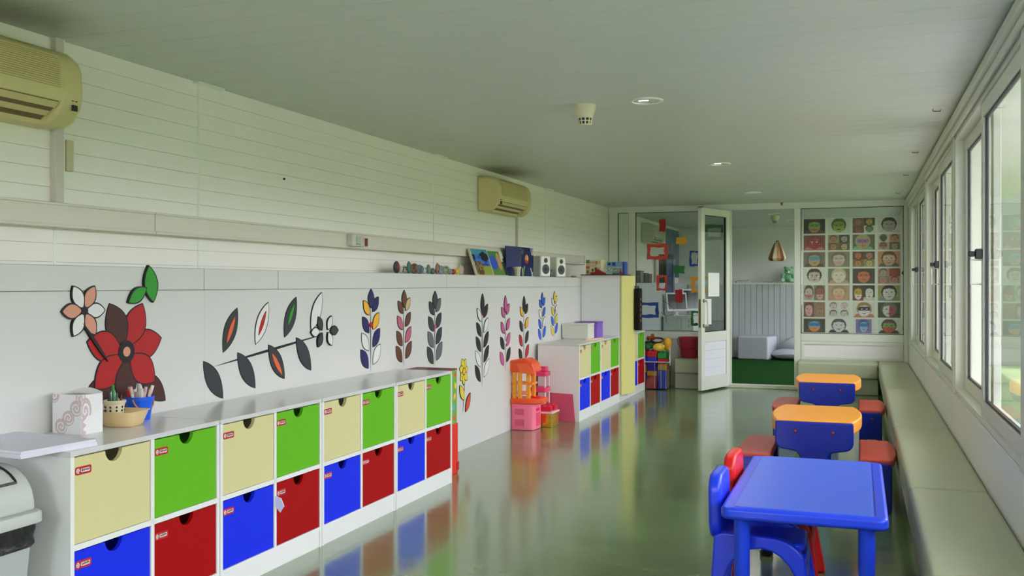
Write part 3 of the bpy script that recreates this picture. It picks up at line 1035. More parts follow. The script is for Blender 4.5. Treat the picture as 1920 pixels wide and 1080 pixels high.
sprig(7.80, 8.10, 0.54, 1.19, ('pink', 'black', 'pink', 'pink'), 'painted sprig of pink and black leaves above the orange roof of the toy kitchen', 4, .06, .24, 'pink', [(.5, .5, .02, 'peach'), (.5, .62, .02, 'white')])
sprig(8.28, 8.62, 0.54, 1.18, ('black', 'red', 'black', 'amber'), 'painted sprig of black, red and amber leaves next to the pink one', 4, .06, .24, 'black', [(.5, .4, .02, 'peach')])
sprig(8.86, 9.13, 0.73, 1.21, ('blue', 'blue', 'white'), 'painted sprig of bright blue leaves near the tall cupboard', 4, .07, .28, 'blue')
sprig(9.27, 9.53, 0.75, 1.22, ('yellow', 'blue', 'yellow', 'white'), 'painted sprig of yellow and blue leaves closest to the tall cupboard', 4, .07, .28, 'yellow', [(.6, .4, .03, 'rose')])

# ------------------------------------------------------------------ things on the ledge
rnd = random.Random(11)
STC = [((40, 40, 40), (170, 20, 30), 0.085, 'black and red'), ((190, 188, 176), (60, 60, 60), 0.05, 'white with dark specks'), ((150, 148, 130), (40, 40, 40), 0.055, 'grey with a black curl'),
       ((60, 116, 112), (150, 60, 50), 0.088, 'large teal and brick red'), ((120, 90, 70), (60, 50, 44), 0.075, 'brown ringed'), ((86, 116, 150), (60, 90, 60), 0.066, 'slate blue'),
       ((190, 196, 200), (90, 90, 90), 0.05, 'small pale grey'), ((110, 120, 110), (150, 170, 120), 0.072, 'grey-green'), ((70, 84, 72), (120, 120, 100), 0.045, 'small dark green'),
       ((146, 104, 80), (90, 50, 36), 0.085, 'russet pointed'), ((120, 140, 170), (100, 130, 70), 0.068, 'pale blue and green'), ((150, 156, 130), (90, 110, 60), 0.068, 'olive banded'),
       ((80, 110, 190), (190, 150, 90), 0.05, 'small blue and tan'), ((176, 40, 40), (90, 60, 40), 0.045, 'small round red'), ((220, 196, 60), (190, 170, 40), 0.055, 'small yellow'), ]
SY = [5.948, 6.022, 6.08, 6.157, 6.244, 6.324, 6.40, 6.475, 6.545, 6.63, 6.715, 6.795, 6.87, 6.935, 7.0]
for (ca_, cb_, h, nm), yy in zip(STC, SY):
    t = thing('painted_stone', nm + ' painted stone standing in the row on the ledge', 'painted stone', (-2.985 + rnd.uniform(-.01, .01), yy, ZL), rnd.uniform(-.3, .3), 'painted stones on the ledge')
    wdt = 0.036 if h < 0.06 else 0.046
    MB().ball((0, 0, h / 2), (0.014, wdt, h / 2), 14, 8).build('stone', mat('stone_' + nm.replace(' ', '_'), ca_, 0.6), t, smooth=True)
    q = MB()
    for i in range(3):
        yo, zo = rnd.uniform(-.4, .4) * wdt, h * (0.3 + 0.22 * i)
        xx = 0.014 * math.sqrt(max(0.05, 1 - (yo / wdt) ** 2 - ((zo - h / 2) / (h / 2)) ** 2))
        q.ball((xx - 0.002, yo, zo), (0.004, wdt * 0.36, h * 0.13), 10, 6)
    q.build('painted_patch', mat('stone_patch_' + nm.replace(' ', '_'), cb_, 0.6), t, smooth=True)
fs = MB().ball((0, 0, 0.045), (0.014, 0.05, 0.045), 14, 8).build('painted_stone', mat('stone_pale_pink', (190, 170, 150), 0.6), loc=(-2.985, 7.08, ZL), smooth=True)
tag(fs, 'pale pinkish painted stone with a green top at the end of the row', 'painted stone', 'painted stones on the ledge')
MB().ball((0, 0, 0.075), (0.0135, 0.026, 0.014), 12, 6).build('painted_patch', mat('stone_green_top', (86, 160, 120), 0.6), fs, smooth=True)


def mixc(a, b, t):
    t = max(0, min(1, t))
    return tuple(a[i] * (1 - t) + b[i] * t for i in range(3))


def hsh(x, y):
    return math.sin(x * 127.1 + y * 311.7) * 43758.5453 % 1.0


def art1(u, v):
    if v < 0.34 and u > 0.45 + 0.2 * v:
        return (150, 164, 50)
    if v < 0.52 and u < 0.62 - 0.45 * (v - 0.2):
        return (96, 66, 44) if hsh(int(u * 16), int(v * 16)) > .4 else (150, 128, 84)
    if v > 0.62 + 0.24 * abs(u - 0.72) * 2 - (0.12 if u > .5 else 0) and v < 0.93 - 0.5 * abs(u - 0.72) and u > .42:
        return (24, 26, 40)
    if v > 0.78:
        return (70, 150, 176)
    if u < 0.16 and v > .6:
        return (30, 34, 44)
    return (52, 118, 206) if hsh(int(u * 9), int(v * 14)) > 0.25 else (24, 60, 140)


def art2(u, v):
    if u > 0.78 and v > 0.58:
        return (214, 212, 196) if not (u > .9 and v < .72) else (30, 28, 26)
    if u > 0.80:
        return (34, 30, 28)
    if ((u - .62) / .13) ** 2 + ((v - .58) / .36) ** 2 < 1:
        return (206, 146, 104)
    if ((u - .22) / .27) ** 2 + ((v - .52) / .30) ** 2 < 1:
        return (52, 88, 196)
    if v > .72:
        return (66, 140, 56)
    return mixc((84, 128, 60), (104, 170, 70), v)


def canvas(label, y0, y1, h, fn, lean, name='painted_canvas'):
    t = thing(name, label, 'painting', (-2.945, y0, ZL + 0.001))
    t.rotation_euler = (0, -math.atan(lean / h), 0)
    W = y1 - y0
    MB().box(-0.02, 0, 0, W, 0, h).build('stretcher', mat('canvas_edge', (214, 206, 184), 0.8), t, bevel=0.002, seg=1)
    printed('painted_face', (0, 0.008, 0.004), (0, W - 0.012, 0), (0, 0, h - 0.008), 64, 48, fn, t, CANVAS, 0.001)
    return t


canvas('canvas of a blue lake, black trees and a spotted hill leaning on the ledge', 7.335, 7.71, 0.235, art1, 0.078)
canvas('canvas with green, blue and orange shapes leaning beside the lake painting', 7.715, 8.085, 0.228, art2, 0.076)


def tulip(u, v):
    if ((u - .45) / .14) ** 2 + ((v - .60) / .16) ** 2 < 1:
        if ((u - .52) / .05) ** 2 + ((v - .62) / .09) ** 2 < 1:
            return (240, 200, 90)
        return (206, 34, 52) if v < .58 else (226, 150, 70)
    if abs(u - .16 - 0.34 * v) < .05 and v < .34:
        return (110, 160, 90)
    if abs(u - .14 + .1 * v) < .035 and v < .3:
        return (150, 196, 130)
    if abs(u - .93 + 0.55 * v) < .035 and v < .3:
        return (214, 226, 206)
    if abs(u - .88 - .3 * v) < .03 and v < .16:
        return (200, 216, 230)
    if v > .76 and (abs(u - .80 - (.96 - v) * .3) < .03 or abs(u - .95) < .03):
        return (230, 230, 240)
    if ((u - .12) / .09) ** 2 + ((v - .84) / .1) ** 2 < 1:
        return (96, 84, 90)
    return (16, 26, 88)


bd = thing('folded_board', 'dark blue folded display board with a painted red tulip on the ledge', 'painting', (-2.99, 8.14, ZL))
a1 = math.atan2(0.03, 0.31)
MB().box(-0.012, 0, 0, 0.31, 0, 0.272).build('left_leaf', mat('navy_board', (16, 34, 104), 0.5), bd, rot=(0, 0, -a1))
r2 = MB().box(-0.012, 0, 0, 0.42, 0, 0.272).build('right_leaf', mat('navy_board_dark', (14, 24, 84), 0.5), bd, loc=(0.031, 0.309, 0), rot=(0, 0, 0.04))
printed('painted_tulip', (0, 0.002, 0.002), (0, 0.416, 0), (0, 0, 0.268), 80, 60, tulip, r2, CANVAS, 0.001)


def pot(loc, label, s=1.0, spots=True):
    t = thing('perforated_cup', label, 'cup', loc)
    MB().lathe([(0.0, 0.002), (0.026, 0.0), (0.029, 0.004), (0.036, 0.074), (0.040, 0.078), (0.041, 0.086), (0.038, 0.088), (0.034, 0.084), (0.027, 0.008), (0.0, 0.008)], 24).build('body', mat('ivory_plastic', (226, 218, 190), 0.4), t, smooth=True)
    q = MB()
    for k in range(5):
        for i in range(10):
            a = 2 * PI * i / 10
            z = 0.012 + k * 0.013
            r = 0.029 + 0.1 * z + 0.0012
            p = Vector((r * math.cos(a), r * math.sin(a), z))
            tv = Vector((-math.sin(a), math.cos(a), 0)) * 0.0042
            uv = Vector((0.1 * math.cos(a), 0.1 * math.sin(a), 1)) * 0.0048
            nv = Vector((math.cos(a), math.sin(a), 0)) * 0.001
            q.add([p - tv, p - uv, p + tv, p + uv, p - tv - nv * 2, p - uv - nv * 2, p + tv - nv * 2, p + uv - nv * 2], [(0, 1, 2, 3), (0, 4, 5, 1), (1, 5, 6, 2), (2, 6, 7, 3), (3, 7, 4, 0)])
    q.build('perforation', DARK, t)
    t.scale = (s, s, s)
    return t


pot((-2.925, 8.25, ZL), 'small ivory perforated cup in front of the blue folded board', 0.95)
st = MB().cyl((0, 0, 0), (0.015, 0.03, 0.15), 0.0025, n=6).build('drinking_straw', mat('grey_straw', (90, 110, 120), 0.5), loc=(-2.92, 8.25, ZL + 0.012))
tag(st, 'thin grey stick standing in the ivory cup on the ledge', 'stick')
for y, lb in ((8.93, 'white loudspeaker with two black cones next to the blue board'), (9.45, 'white loudspeaker with two black cones farther along the ledge')):
    t = thing('loudspeaker', lb, 'loudspeaker', (-2.975, y, ZL), R(-28), 'pair of white loudspeakers on the ledge')
    MB().box(-0.035, 0.07, 0, 0.135, 0, 0.205).build('cabinet', mat('white_speaker_shell', (222, 222, 212), 0.4), t, bevel=0.012, seg=3)
    MB().prism(rrect(0.006, 0.129, 0.006, 0.199, 0.02, 4), 'x', 0.068, 0.074).build('baffle', mat('white_speaker_baffle', (232, 232, 226), 0.35), t, bevel=0.003)
    for cz, r, nm in ((0.072, 0.048, 'woofer'), (0.158, 0.024, 'tweeter')):
        c = MB()
        c.cyl((0.074, 0.068, cz), (0.0765, 0.068, cz), r, n=24)
        c.ball((0.075, 0.068, cz), (0.007, r * 0.35, r * 0.35), 12, 6)
        c.build(nm, BLACK, t)
am = thing('stereo_unit', 'small dark grey stereo unit with a round dial between the loudspeakers', 'stereo', (-2.99, 9.30, ZL))
MB().box(-0.05, 0.04, 0, 0.11, 0.004, 0.075).build('case', mat('dark_grey_case', (70, 72, 74), 0.4), am, bevel=0.004)
MB().cyl((0.04, 0.06, 0.036), (0.046, 0.06, 0.036), 0.02, n=18).build('dial', mat('silver_dial', (150, 150, 150), 0.3, metal=0.6), am)
for yy in (0.015, 0.095):
    MB().cyl((0.02, yy, 0), (0.02, yy, 0.006), 0.008, n=8).build('foot', BLACK, am)
    MB().cyl((-0.03, yy, 0), (-0.03, yy, 0.006), 0.008, n=8).build('foot', BLACK, am)

# ------------------------------------------------------------------ things on the nearest cabinet
TOPZ = UH
ps = thing('paper_stack', 'thick stack of white paper overhanging the end of the nearest cabinet', 'paper', (-2.745, 2.565, TOPZ), R(-6))
zz = 0.0
rnd = random.Random(5)
for i in range(3):
    bx('ream', (-0.21 + rnd.uniform(-.003, .003), 0.205 + rnd.uniform(-.003, .003), -0.15 + rnd.uniform(-.003, .003), 0.15 + rnd.uniform(-.003, .003), zz, zz + 0.0076), mat('lavender_white_paper', (222, 218, 232), 0.7), ps)
    zz += 0.0078


def damask(u, v):
    base = (228, 226, 226)
    mauve = (200, 178, 178)
    s = 99
    for cx, cy, r0 in ((.30, .18, .20), (.55, .40, .19), (.82, .66, .20), (1.0, .92, .18), (.05, .95, .17)):
        d = math.hypot(u - cx, (v - cy) * 1.05)
        a = math.atan2(v - cy, u - cx)
        w_ = math.sin(d * 62 - a * 1.0)
        if d < r0 and w_ > -0.35:
            return mauve
        if abs(d - r0) < .012:
            return (186, 170, 172)
    return base


bxx = thing('patterned_box', 'open white card box with mauve scrollwork and scooped top', 'box', (-2.90, 2.868, TOPZ), R(-4))
wx, wy, hh = 0.150, 0.10, 0.155


def scoop(w_, lo, hi, n=10):
    return [(0, 0), (w_, 0)] + [(w_ - w_ * i / n, hi - (hi - lo) * math.sin(PI * i / n)) for i in range(n + 1)]


CARD = mat('white_card', (226, 225, 224), 0.5)
MB().prism(scoop(wx, hh - 0.006, hh - 0.004), 'y', 0, 0.003).build('end_panel', CARD, bxx)
MB().prism(scoop(wx, hh + 0.012, hh - 0.002), 'y', wy - 0.003, wy).build('end_panel', CARD, bxx)
MB().prism(scoop(wy, hh - 0.006, hh - 0.002), 'x', 0, 0.003).build('side_panel', CARD, bxx)
MB().prism(scoop(wy, hh - 0.006, hh - 0.004), 'x', wx - 0.003, wx).build('side_panel', CARD, bxx)
MB().box(0.003, wx - 0.003, 0.003, wy - 0.003, 0.0, 0.004).build('base', CARD, bxx)
MB().prism([(0.003 + 0.144 * i / 10, 0.003) for i in range(11)] + [(0.147 - 0.144 * i / 10, 0.003 + 0.07 * math.sin(PI * i / 10) + 0.06) for i in range(11)], 'z', hh - 0.014, hh - 0.012).build('inner_flap', mat('grey_card', (170, 168, 158), 0.6), bxx)
printed('scrollwork', (0, 0, 0), (wx, 0, 0), (0, 0, hh - 0.007), 70, 70, damask, bxx, None, 0.0006)
printed('scrollwork', (wx, 0, 0), (0, wy, 0), (0, 0, hh - 0.007), 60, 70, lambda u, v: damask(.95 - u * .75, .30 + v * .6) if v > .40 + .18 * u else ((200, 178, 178) if u < .14 + .07 * math.sin(v * 34) else (230, 229, 230)), bxx, None, 0.0006)

ty = thing('plastic_tray', 'small cream plastic tray holding the ivory cup beside the patterned box', 'tray', (-2.775, 3.105, TOPZ), R(8))


def rr3(hx, hy, r, z, n=5):
    return [(x, y, z) for x, y in rrect(-hx, hx, -hy, hy, r, n)]


def shell(levels, r=0.02):
    vs = []
    N = None
    for hx, hy, z in levels:
        p = rr3(hx, hy, min(r, hx * .6), z)
        N = len(p)
        vs += p
    fs = []
    for k in range(len(levels) - 1):
        for i in range(N):
            j = (i + 1) % N
            fs.append((k * N + i, k * N + j, (k + 1) * N + j, (k + 1) * N + i))
    fs.append(tuple(range((len(levels) - 1) * N, len(levels) * N)))
    fs.append(tuple(range(N - 1, -1, -1)))
    return MB().add(vs, fs)


shell([(0.055, 0.048, 0), (0.062, 0.055, 0.006), (0.078, 0.071, 0.058), (0.083, 0.076, 0.060), (0.083, 0.076, 0.063), (0.075, 0.068, 0.061), (0.058, 0.051, 0.008)], 0.025).build('tray', mat('cream_tray_plastic', (228, 200, 150), 0.4), ty, smooth=True)
pot((-2.808, 3.092, TOPZ + 0.0085), 'ivory perforated cup of pencils standing in the cream tray', 1.08)
pn = MB().cyl((0, 0, 0), (-0.006, 0.004, 0.142), 0.0055, n=8).build('green_pencil', mat('green_pencil_paint', (40, 140, 60), 0.4), loc=(-2.813, 3.092, TOPZ + 0.02))
tag(pn, 'thick green pencil standing in the ivory cup', 'pencil')
for i, (c, lb) in enumerate((((120, 40, 40), 'short dark red pencil in the ivory cup'), ((60, 110, 60), 'short dull green pencil in the ivory cup'), ((50, 60, 80), 'short slate blue pencil in the ivory cup'), ((40, 40, 40), 'short black pencil in the ivory cup'), ((90, 150, 110), 'short mint pencil in the ivory cup'))):
    a = 0.8 + i * 1.15
    p = MB().cyl((0.012 * math.cos(a), 0.012 * math.sin(a), 0), (0.026 * math.cos(a), 0.026 * math.sin(a), 0.10 + 0.004 * (i % 3)), 0.0042, n=6)
    p.cyl((0.026 * math.cos(a), 0.026 * math.sin(a), 0.10 + 0.004 * (i % 3)), (0.027 * math.cos(a), 0.027 * math.sin(a), 0.108 + 0.004 * (i % 3)), 0.0042, 0.001, 6)
    tag(p.build('pencil', mat('pencil_paint_%d' % i, c, 0.4), loc=(-2.808, 3.092, TOPZ + 0.018)), lb, 'pencil', 'pencils in the ivory cup')
bk = thing('blue_bucket', 'small bright blue toy bucket full of markers on the cabinet', 'bucket', (-2.845, 3.275, TOPZ))
MB().lathe([(0.0, 0.003), (0.042, 0), (0.044, 0.003), (0.055, 0.078), (0.059, 0.080), (0.0605, 0.096), (0.057, 0.097), (0.052, 0.082), (0.041, 0.006), (0.0, 0.006)], 28).build('body', mat('blue_bucket_plastic', (24, 96, 232), 0.35), bk, smooth=True)
MB().tube([(0.0 + 0.062 * math.sin(t) * 0.3 + 0.02, -0.061 * math.cos(t), 0.088 - 0.05 * math.sin(t)) for t in [PI * i / 14 for i in range(15)]], 0.003, 6).build('handle', mat('orange_string', (222, 130, 60), 0.6), bk)
MW = mat('marker_white', (228, 222, 214), 0.4)
MR = mat('marker_red', (196, 40, 36), 0.4)
rnd = random.Random(21)
mk_l = ['leftmost pale marker leaning over the bucket rim', 'speckled marker second from the near rim of the bucket', 'pale marker with a pink cap in the blue bucket', 'tallest white marker standing upright in the blue bucket', 'red and white marker in the middle of the bucket', 'white marker leaning towards the wall in the bucket',
        'short grey-tipped marker in the blue bucket', 'slim red marker at the far rim of the bucket', 'white marker leaning far right over the bucket rim', 'plump white marker beside the red one in the bucket', 'pale marker crossing behind the others in the bucket']
for i in range(11):
    a = i * 2.4
    r0 = 0.010 + 0.02 * ((i * 37) % 10) / 10
    lean = 0.02 + 0.03 * ((i * 53) % 10) / 10
    h = 0.118 + 0.030 * ((i * 29) % 10) / 10
    p0 = Vector((r0 * math.cos(a), r0 * math.sin(a), 0.008))
    p1 = Vector(((r0 + lean) * math.cos(a) * .85, (r0 + lean) * math.sin(a), h))
    d = (p1 - p0).normalized()
    t = thing('marker', mk_l[i], 'marker', (-2.845, 3.275, TOPZ), 0, 'markers in the blue bucket')
    MB().cyl(p0, p1 - d * 0.03, 0.0062, n=9).build('barrel', MR if i in (4, 7) else MW, t, smooth=True)
    MB().cyl(p1 - d * 0.032, p1, 0.0072, 0.0066, 9).build('cap', MR if i == 7 else mat('marker_cap_grey', (186, 180, 172), 0.4) if i % 3 == 1 else MW if i % 2 else mat('marker_cap_pink', (222, 190, 182), 0.4), t, smooth=True)

# ------------------------------------------------------------------ swing-lid bin
bn = thing('swing_bin', 'grey swing-lid waste bin with a black liner folded over its rim', 'bin', (-2.70, 2.27, 0))
BG = mat('grey_bin_plastic', (178, 184, 180), 0.45)
BL = mat('pale_grey_lid_plastic', (186, 190, 182), 0.42)
shell([(0.115, 0.15, 0), (0.12, 0.155, 0.01), (0.150, 0.19, 0.50), (0.152, 0.192, 0.52)], 0.04).build('body', BG, bn, smooth=True)
ln_ = shell([(0.149, 0.189, 0.44), (0.156, 0.196, 0.45), (0.153, 0.193, 0.475), (0.158, 0.198, 0.50), (0.157, 0.197, 0.522), (0.150, 0.19, 0.524)], 0.042).build('liner', mat('black_liner', (14, 14, 15), 0.35, 0.5, 0, 30, 0.8), bn, smooth=True)
shell([(0.160, 0.200, 0.515), (0.172, 0.212, 0.52), (0.172, 0.212, 0.55), (0.168, 0.208, 0.556), (0.150, 0.190, 0.558)], 0.045).build('lid_rim', BL, bn, smooth=True)
dome = [(0.148 * math.cos(t), 0.556 + 0.15 * math.sin(t) ** 0.8) for t in [PI * i / 18 for i in range(19)]]
MB().prism(dome, 'y', -0.185, 0.185).build('dome', BL, bn, bevel=0.012, seg=3)
MB().prism([(0.092 * math.cos(t), 0.628 + 0.088 * math.sin(t)) for t in [PI * i / 16 for i in range(17)]], 'y', -0.135, 0.135).build('swing_flap', mat('grey_flap_plastic', (160, 166, 156), 0.45), bn, bevel=0.004)
gp = [(0.1495 * math.cos(t), 0.557 + 0.1505 * max(0, math.sin(t)) ** 0.8) for t in [PI * (0.20 + 0.6 * i / 16) for i in range(17)]]
MB().tube([(x, 0.13, z) for x, z in gp] + [(x, -0.13, z) for x, z in reversed(gp)], 0.0045, 6, closed=True).build('flap_gap', BLACK, bn)

# ------------------------------------------------------------------ padded benches along the windows and the partition
FOOT = 0.05


def bench(x0, x1, y0, y1, face, label, g):
    """cushion slab over a recessed plinth; face: side that shows ('x' towards -x, 'y' towards -y)"""
    t = thing('padded_bench', label, 'bench', (x0, y0, 0), 0, g)
    W, D = x1 - x0, y1 - y0
    fx = FOOT if face == 'x' else 0.004
    fy = FOOT if face == 'y' else 0.004
    MB().box(fx, W, fy, D - 0.004, 0, 0.192).build('plinth', VINYLB, t, bevel=0.012, seg=3)
    mb = MB()
    nx_, ny_ = 6, max(4, int(D / 0.25)) if face == 'x' else 5
    if face == 'y':
        nx_ = max(4, int(W / 0.25))
    c = MB().box(0.0, W, 0.0015, D - 0.0015, 0.192, 0.378).build('cushion', VINYL, t, bevel=0.028, seg=4)
    return t


GB = 'padded benches along the window wall'
for y0, y1, lb in ((YN, 1.15, 'window bench cushion behind the camera'), (1.16, 3.33, 'window bench closest to the camera at the bottom corner of the picture'),
                   (3.33, 4.74, 'window bench beside the blue table'), (4.74, 6.73, 'window bench beside the nearer orange table and its red seat'),
                   (6.73, 9.1, 'window bench beside the farther orange table'), (9.1, 12.36, 'window bench running into the corner by the photo wall')):
    bench(0.212, XR - 0.003, y0, y1, 'x', lb, GB)
bench(-0.70, 0.208, 11.93, YB - 0.005, 'y', 'padded bench under the wall of face painting photos', None)
bench(-2.17, -1.79, 11.95, YB - 0.005, 'y', 'padded bench carrying the pink bucket behind the open door', None)

# ------------------------------------------------------------------ blue table and its two chairs
bt = thing('play_table', 'bright blue moulded plastic rectangular play table in the foreground', 'table', (-0.196, 4.245, 0))
TX, TY, TZ = 0.296, 0.582, 0.47
MB().prism(rrect(-TX, TX, -TY, TY, 0.035, 5), 'z', TZ - 0.052, TZ - 0.004).build('tabletop', TBLUE, bt, bevel=0.016, seg=4)
MB().prism(rrect(-TX + 0.05, TX - 0.052, -TY + 0.02, TY - 0.02, 0.012, 3), 'z', TZ - 0.006, TZ - 0.001).build('raised_field', mat('blue_top_field', (64, 100, 226), 0.34), bt, bevel=0.002, seg=1)
MB().box(TX - 0.046, TX - 0.043, -TY + 0.045, TY - 0.03, TZ - 0.0062, TZ - 0.0034).build('groove', mat('dark_blue_groove', (10, 16, 60), 0.6), bt)
for sx in (-1, 1):
    for sy in (-1, 1):
        p = (sx * 0.222, sy * 0.515, 0)
        leg = MB().lathe([(0.0, 0.02), (0.028, 0.02), (0.029, 0.05), (0.030, TZ - 0.06), (0.034, TZ - 0.045), (0.0, TZ - 0.045)], 24).build('leg', TBLUE, bt, loc=p, smooth=True)
        MB().lathe([(0.0, 0), (0.030, 0), (0.032, 0.006), (0.032, 0.026), (0.0, 0.026)], 20).build('foot', BLACK, leg, smooth=True)


def chair(loc, rz, m, label):
    """moulded toddler chair facing +x; origin on the floor under the seat's middle"""
    t = thing('toddler_chair', label, 'chair', loc, rz, 'moulded chairs at the blue table')
    seat = MB().prism(rrect(-0.155, 0.165, -0.135, 0.135, 0.04, 5), 'z', 0.275, 0.305).build('seat', m, t, bevel=0.012, seg=3)
    for s in (-1, 1):
        out = [(-0.195, 0), (-0.175, 0.32), (-0.14, 0.335)]
        for i in range(9):                                   # sloping top edge round to the front leg
            a = PI / 2 * i / 8
            out.append((0.03 + 0.140 * math.sin(a), 0.225 + 0.105 * math.cos(a)))
        out += [(0.212, 0), (0.16, 0)]
        for i in range(13):
            a = PI * i / 12
            out.append((0.150 * math.cos(a) + 0.004, 0.02 + 0.262 * max(0.0, math.sin(a)) ** 0.75))
        out += [(-0.15, 0)]
        y = s * 0.145
        MB().prism(out, 'y', y - 0.022, y + 0.022).build('side_frame', m, t, bevel=0.010, seg=3)
    MB().prism(rrect(-0.142, 0.142, 0.0, 0.26, 0.07, 7), 'x', -0.026, 0.026).build('backrest', m, t, loc=(-0.172, 0, 0.29), rot=(0, R(-1), 0), bevel=0.018, seg=4)
    MB().prism(rrect(-0.12, 0.12, 0.15, 0.262, 0.03, 4), 'x', 0.15, 0.172).build('front_apron', m, t, bevel=0.006)
    return t


ch1 = chair((-0.360, 3.97, 0), 0, CBLUE, 'blue moulded toddler chair tucked under the blue table')
ch2 = dup(ch1, (-0.358, 4.43, 0), R(-1.5), 'red moulded toddler chair tucked under the blue table behind the blue chair', 'moulded chairs at the blue table')
for c in ch2.children:
    c.data = c.data.copy()
    c.data.materials[0] = CRED

# ------------------------------------------------------------------ orange-topped tables and their red-seated side benches


def tee():
    pts = [(-0.22, 0.492), (-0.22, 0.375)]
    for i in range(1, 8):
        a = PI / 2 * i / 7
        pts.append((-0.22 + 0.055 * (1 - math.cos(a)), 0.375 - 0.05 * math.sin(a)))
    pts.append((-0.12, 0.318))
    for i in range(1, 7):
        a = PI / 2 * i / 6
        pts.append((-0.12 + 0.042 * math.sin(a), 0.318 - 0.05 * (1 - math.cos(a))))
    pts += [(-0.078, 0.02), (-0.10, 0.0)]
    return pts + [(-x, z) for x, z in reversed(pts)]


def orange_table(loc, label):
    t = thing('pedestal_table', label, 'table', loc, 0, 'orange-topped pedestal tables')
    top = []
    L_, a = 0.374, 0.218
    n_ = 14
    right = [(a + 0.048 * math.sin(PI * i / n_) ** 0.8, -L_ + 2 * L_ * i / n_) for i in range(n_ + 1)]
    top = right + [(-x, y) for x, y in reversed(right)]
    MB().prism(top, 'z', 0.425, 0.50).build('tabletop', ORANGE, t, bevel=0.012, seg=3)
    for y0, y1 in ((-0.394, -0.27), (0.27, 0.394)):
        MB().prism(tee(), 'y', y0, y1).build('trestle', TBLUE2, t, bevel=0.014, seg=3)
    MB().box(-0.05, 0.05, -0.27, 0.27, 0.08, 0.20).build('stretcher', TBLUE2, t, bevel=0.01)
    for x in (-0.105, 0.105):
        sc_ = MB().lathe([(0.017, 0.002), (0.017, -0.004), (0.012, -0.004), (0.010, 0.002)], 14).build('screw_recess', mat('screw_well_blue', (16, 24, 90), 0.4), t, loc=(x, -0.3945, 0.435), rot=(R(90), 0, 0), smooth=True)
        MB().ball((0, 0, 0.0), (0.010, 0.010, 0.005), 10, 6).build('screw', SCREW, sc_, smooth=True)
    return t


TBX = -0.25
tb1 = orange_table((TBX, 6.30, 0), 'nearer orange-topped blue pedestal table behind the blue play table')
dup(tb1, (TBX, 8.68, 0), 0, 'farther orange-topped blue pedestal table by the doorway', 'orange-topped pedestal tables')


def side_bench(loc, rz, label):
    """low bench, straight edge at x=0, bowed outer edge at +x"""
    t = thing('side_bench', label, 'bench', loc, rz, 'red-seated blue side benches')
    L_ = 0.375
    n_ = 12
    bow = [(0.172 + 0.035 * math.sin(PI * i / n_) ** 0.7, -L_ + 2 * L_ * i / n_) for i in range(n_ + 1)]
    poly = [(0.0, -L_)] + bow + [(0.0, L_)]
    MB().prism(poly, 'z', 0.255, 0.30).build('seat', SEATRED, t, bevel=0.009, seg=3)
    inner = [(0.006, -L_ - 0.008), (0.188, -L_ - 0.008), (0.188, -L_ + 0.10), (0.006, -L_ + 0.10)]
    for s in (-1, 1):
        y0 = -L_ - 0.008 if s < 0 else L_ - 0.10
        MB().prism([(0.004, 0.0), (0.176, 0.0), (0.176, 0.262), (0.168, 0.284), (0.010, 0.284), (0.004, 0.27)], 'y', y0, y0 + 0.108).build('trestle', TBLUE2, t, bevel=0.012, seg=3)
    MB().box(0.03, 0.155, -L_ + 0.09, L_ - 0.09, 0.03, 0.252).build('core', TBLUE2, t, bevel=0.006)
    sc_ = MB().lathe([(0.014, 0.002), (0.014, -0.004), (0.010, -0.004), (0.008, 0.002)], 12).build('screw_recess', MATS['screw_well_blue'], t, loc=(0.10, -L_ - 0.0085, 0.235), rot=(R(90), 0, 0), smooth=True)
    MB().ball((0, 0, 0), (0.008, 0.008, 0.004), 10, 6).build('screw', SCREW, sc_, smooth=True)
    pl = MB().prism(rrect(0.065, 0.135, 0.05, 0.072, 0.005, 3), 'y', -L_ - 0.0095, -L_ - 0.008).build('name_plate', mat('pale_plate', (206, 190, 140), 0.4), t)
    MB().prism(rrect(0.069, 0.131, 0.054, 0.068, 0.004, 3), 'y', -L_ - 0.0102, -L_ - 0.0095).build('plate_field', BLACK, pl)
    return t


sb = side_bench((0.0, 6.23, 0), 0, 'near red-seated bench between the orange table and the window bench')
dup(sb, (-0.005, 8.52, 0), 0, 'far red-seated bench between the orange table and the window bench', 'red-seated blue side benches')
dup(sb, (-0.495, 6.21, 0), PI, 'near red-seated bench on the open floor side of the orange table', 'red-seated blue side benches')
dup(sb, (-0.485, 8.49, 0), PI, 'far red-seated bench on the open floor side of the orange table', 'red-seated blue side benches')

# ------------------------------------------------------------------ toy kitchen corner
PINK = mat('pink_toy_plastic', (250, 122, 150), 0.35)
HPINK = mat('hot_pink_plastic', (236, 62, 116), 0.35)
TOR = mat('toy_orange_red', (246, 84, 34), 0.35)
TYE = mat('toy_amber', (246, 166, 44), 0.35)
tk = thing('toy_kitchen', 'pink and orange toy kitchen with an orange awning standing by the painted wall', 'toy kitchen', (-2.815, 8.20, 0))
KX, KY = 0.115, 0.11
MB().prism([(-0.108, -0.11), (0.04, -0.11), (0.085, -0.09), (0.10, -0.05), (0.10, 0.11), (-0.108, 0.11)], 'z', 0, 0.235).build('cupboard', PINK, tk, bevel=0.008, seg=2)
for z0, z1 in ((0.03, 0.105), (0.13, 0.20)):
    o = MB().ring(rrect(-0.085, 0.022, z0, z1, 0.006, 2), rrect(-0.076, 0.013, z0 + 0.008, z1 - 0.008, 0.004, 2), 'y', -0.118, -0.109).build('door_moulding', PINK, tk)
    MB().box(-0.076, 0.013, -0.1115, -0.1095, z0 + 0.008, z1 - 0.008).build('recess', mat('pink_recess', (226, 92, 124), 0.4), o)
MB().box(0.0995, 0.104, -0.03, 0.07, 0.03, 0.15).build('oven_door', HPINK, tk, bevel=0.002, seg=1)
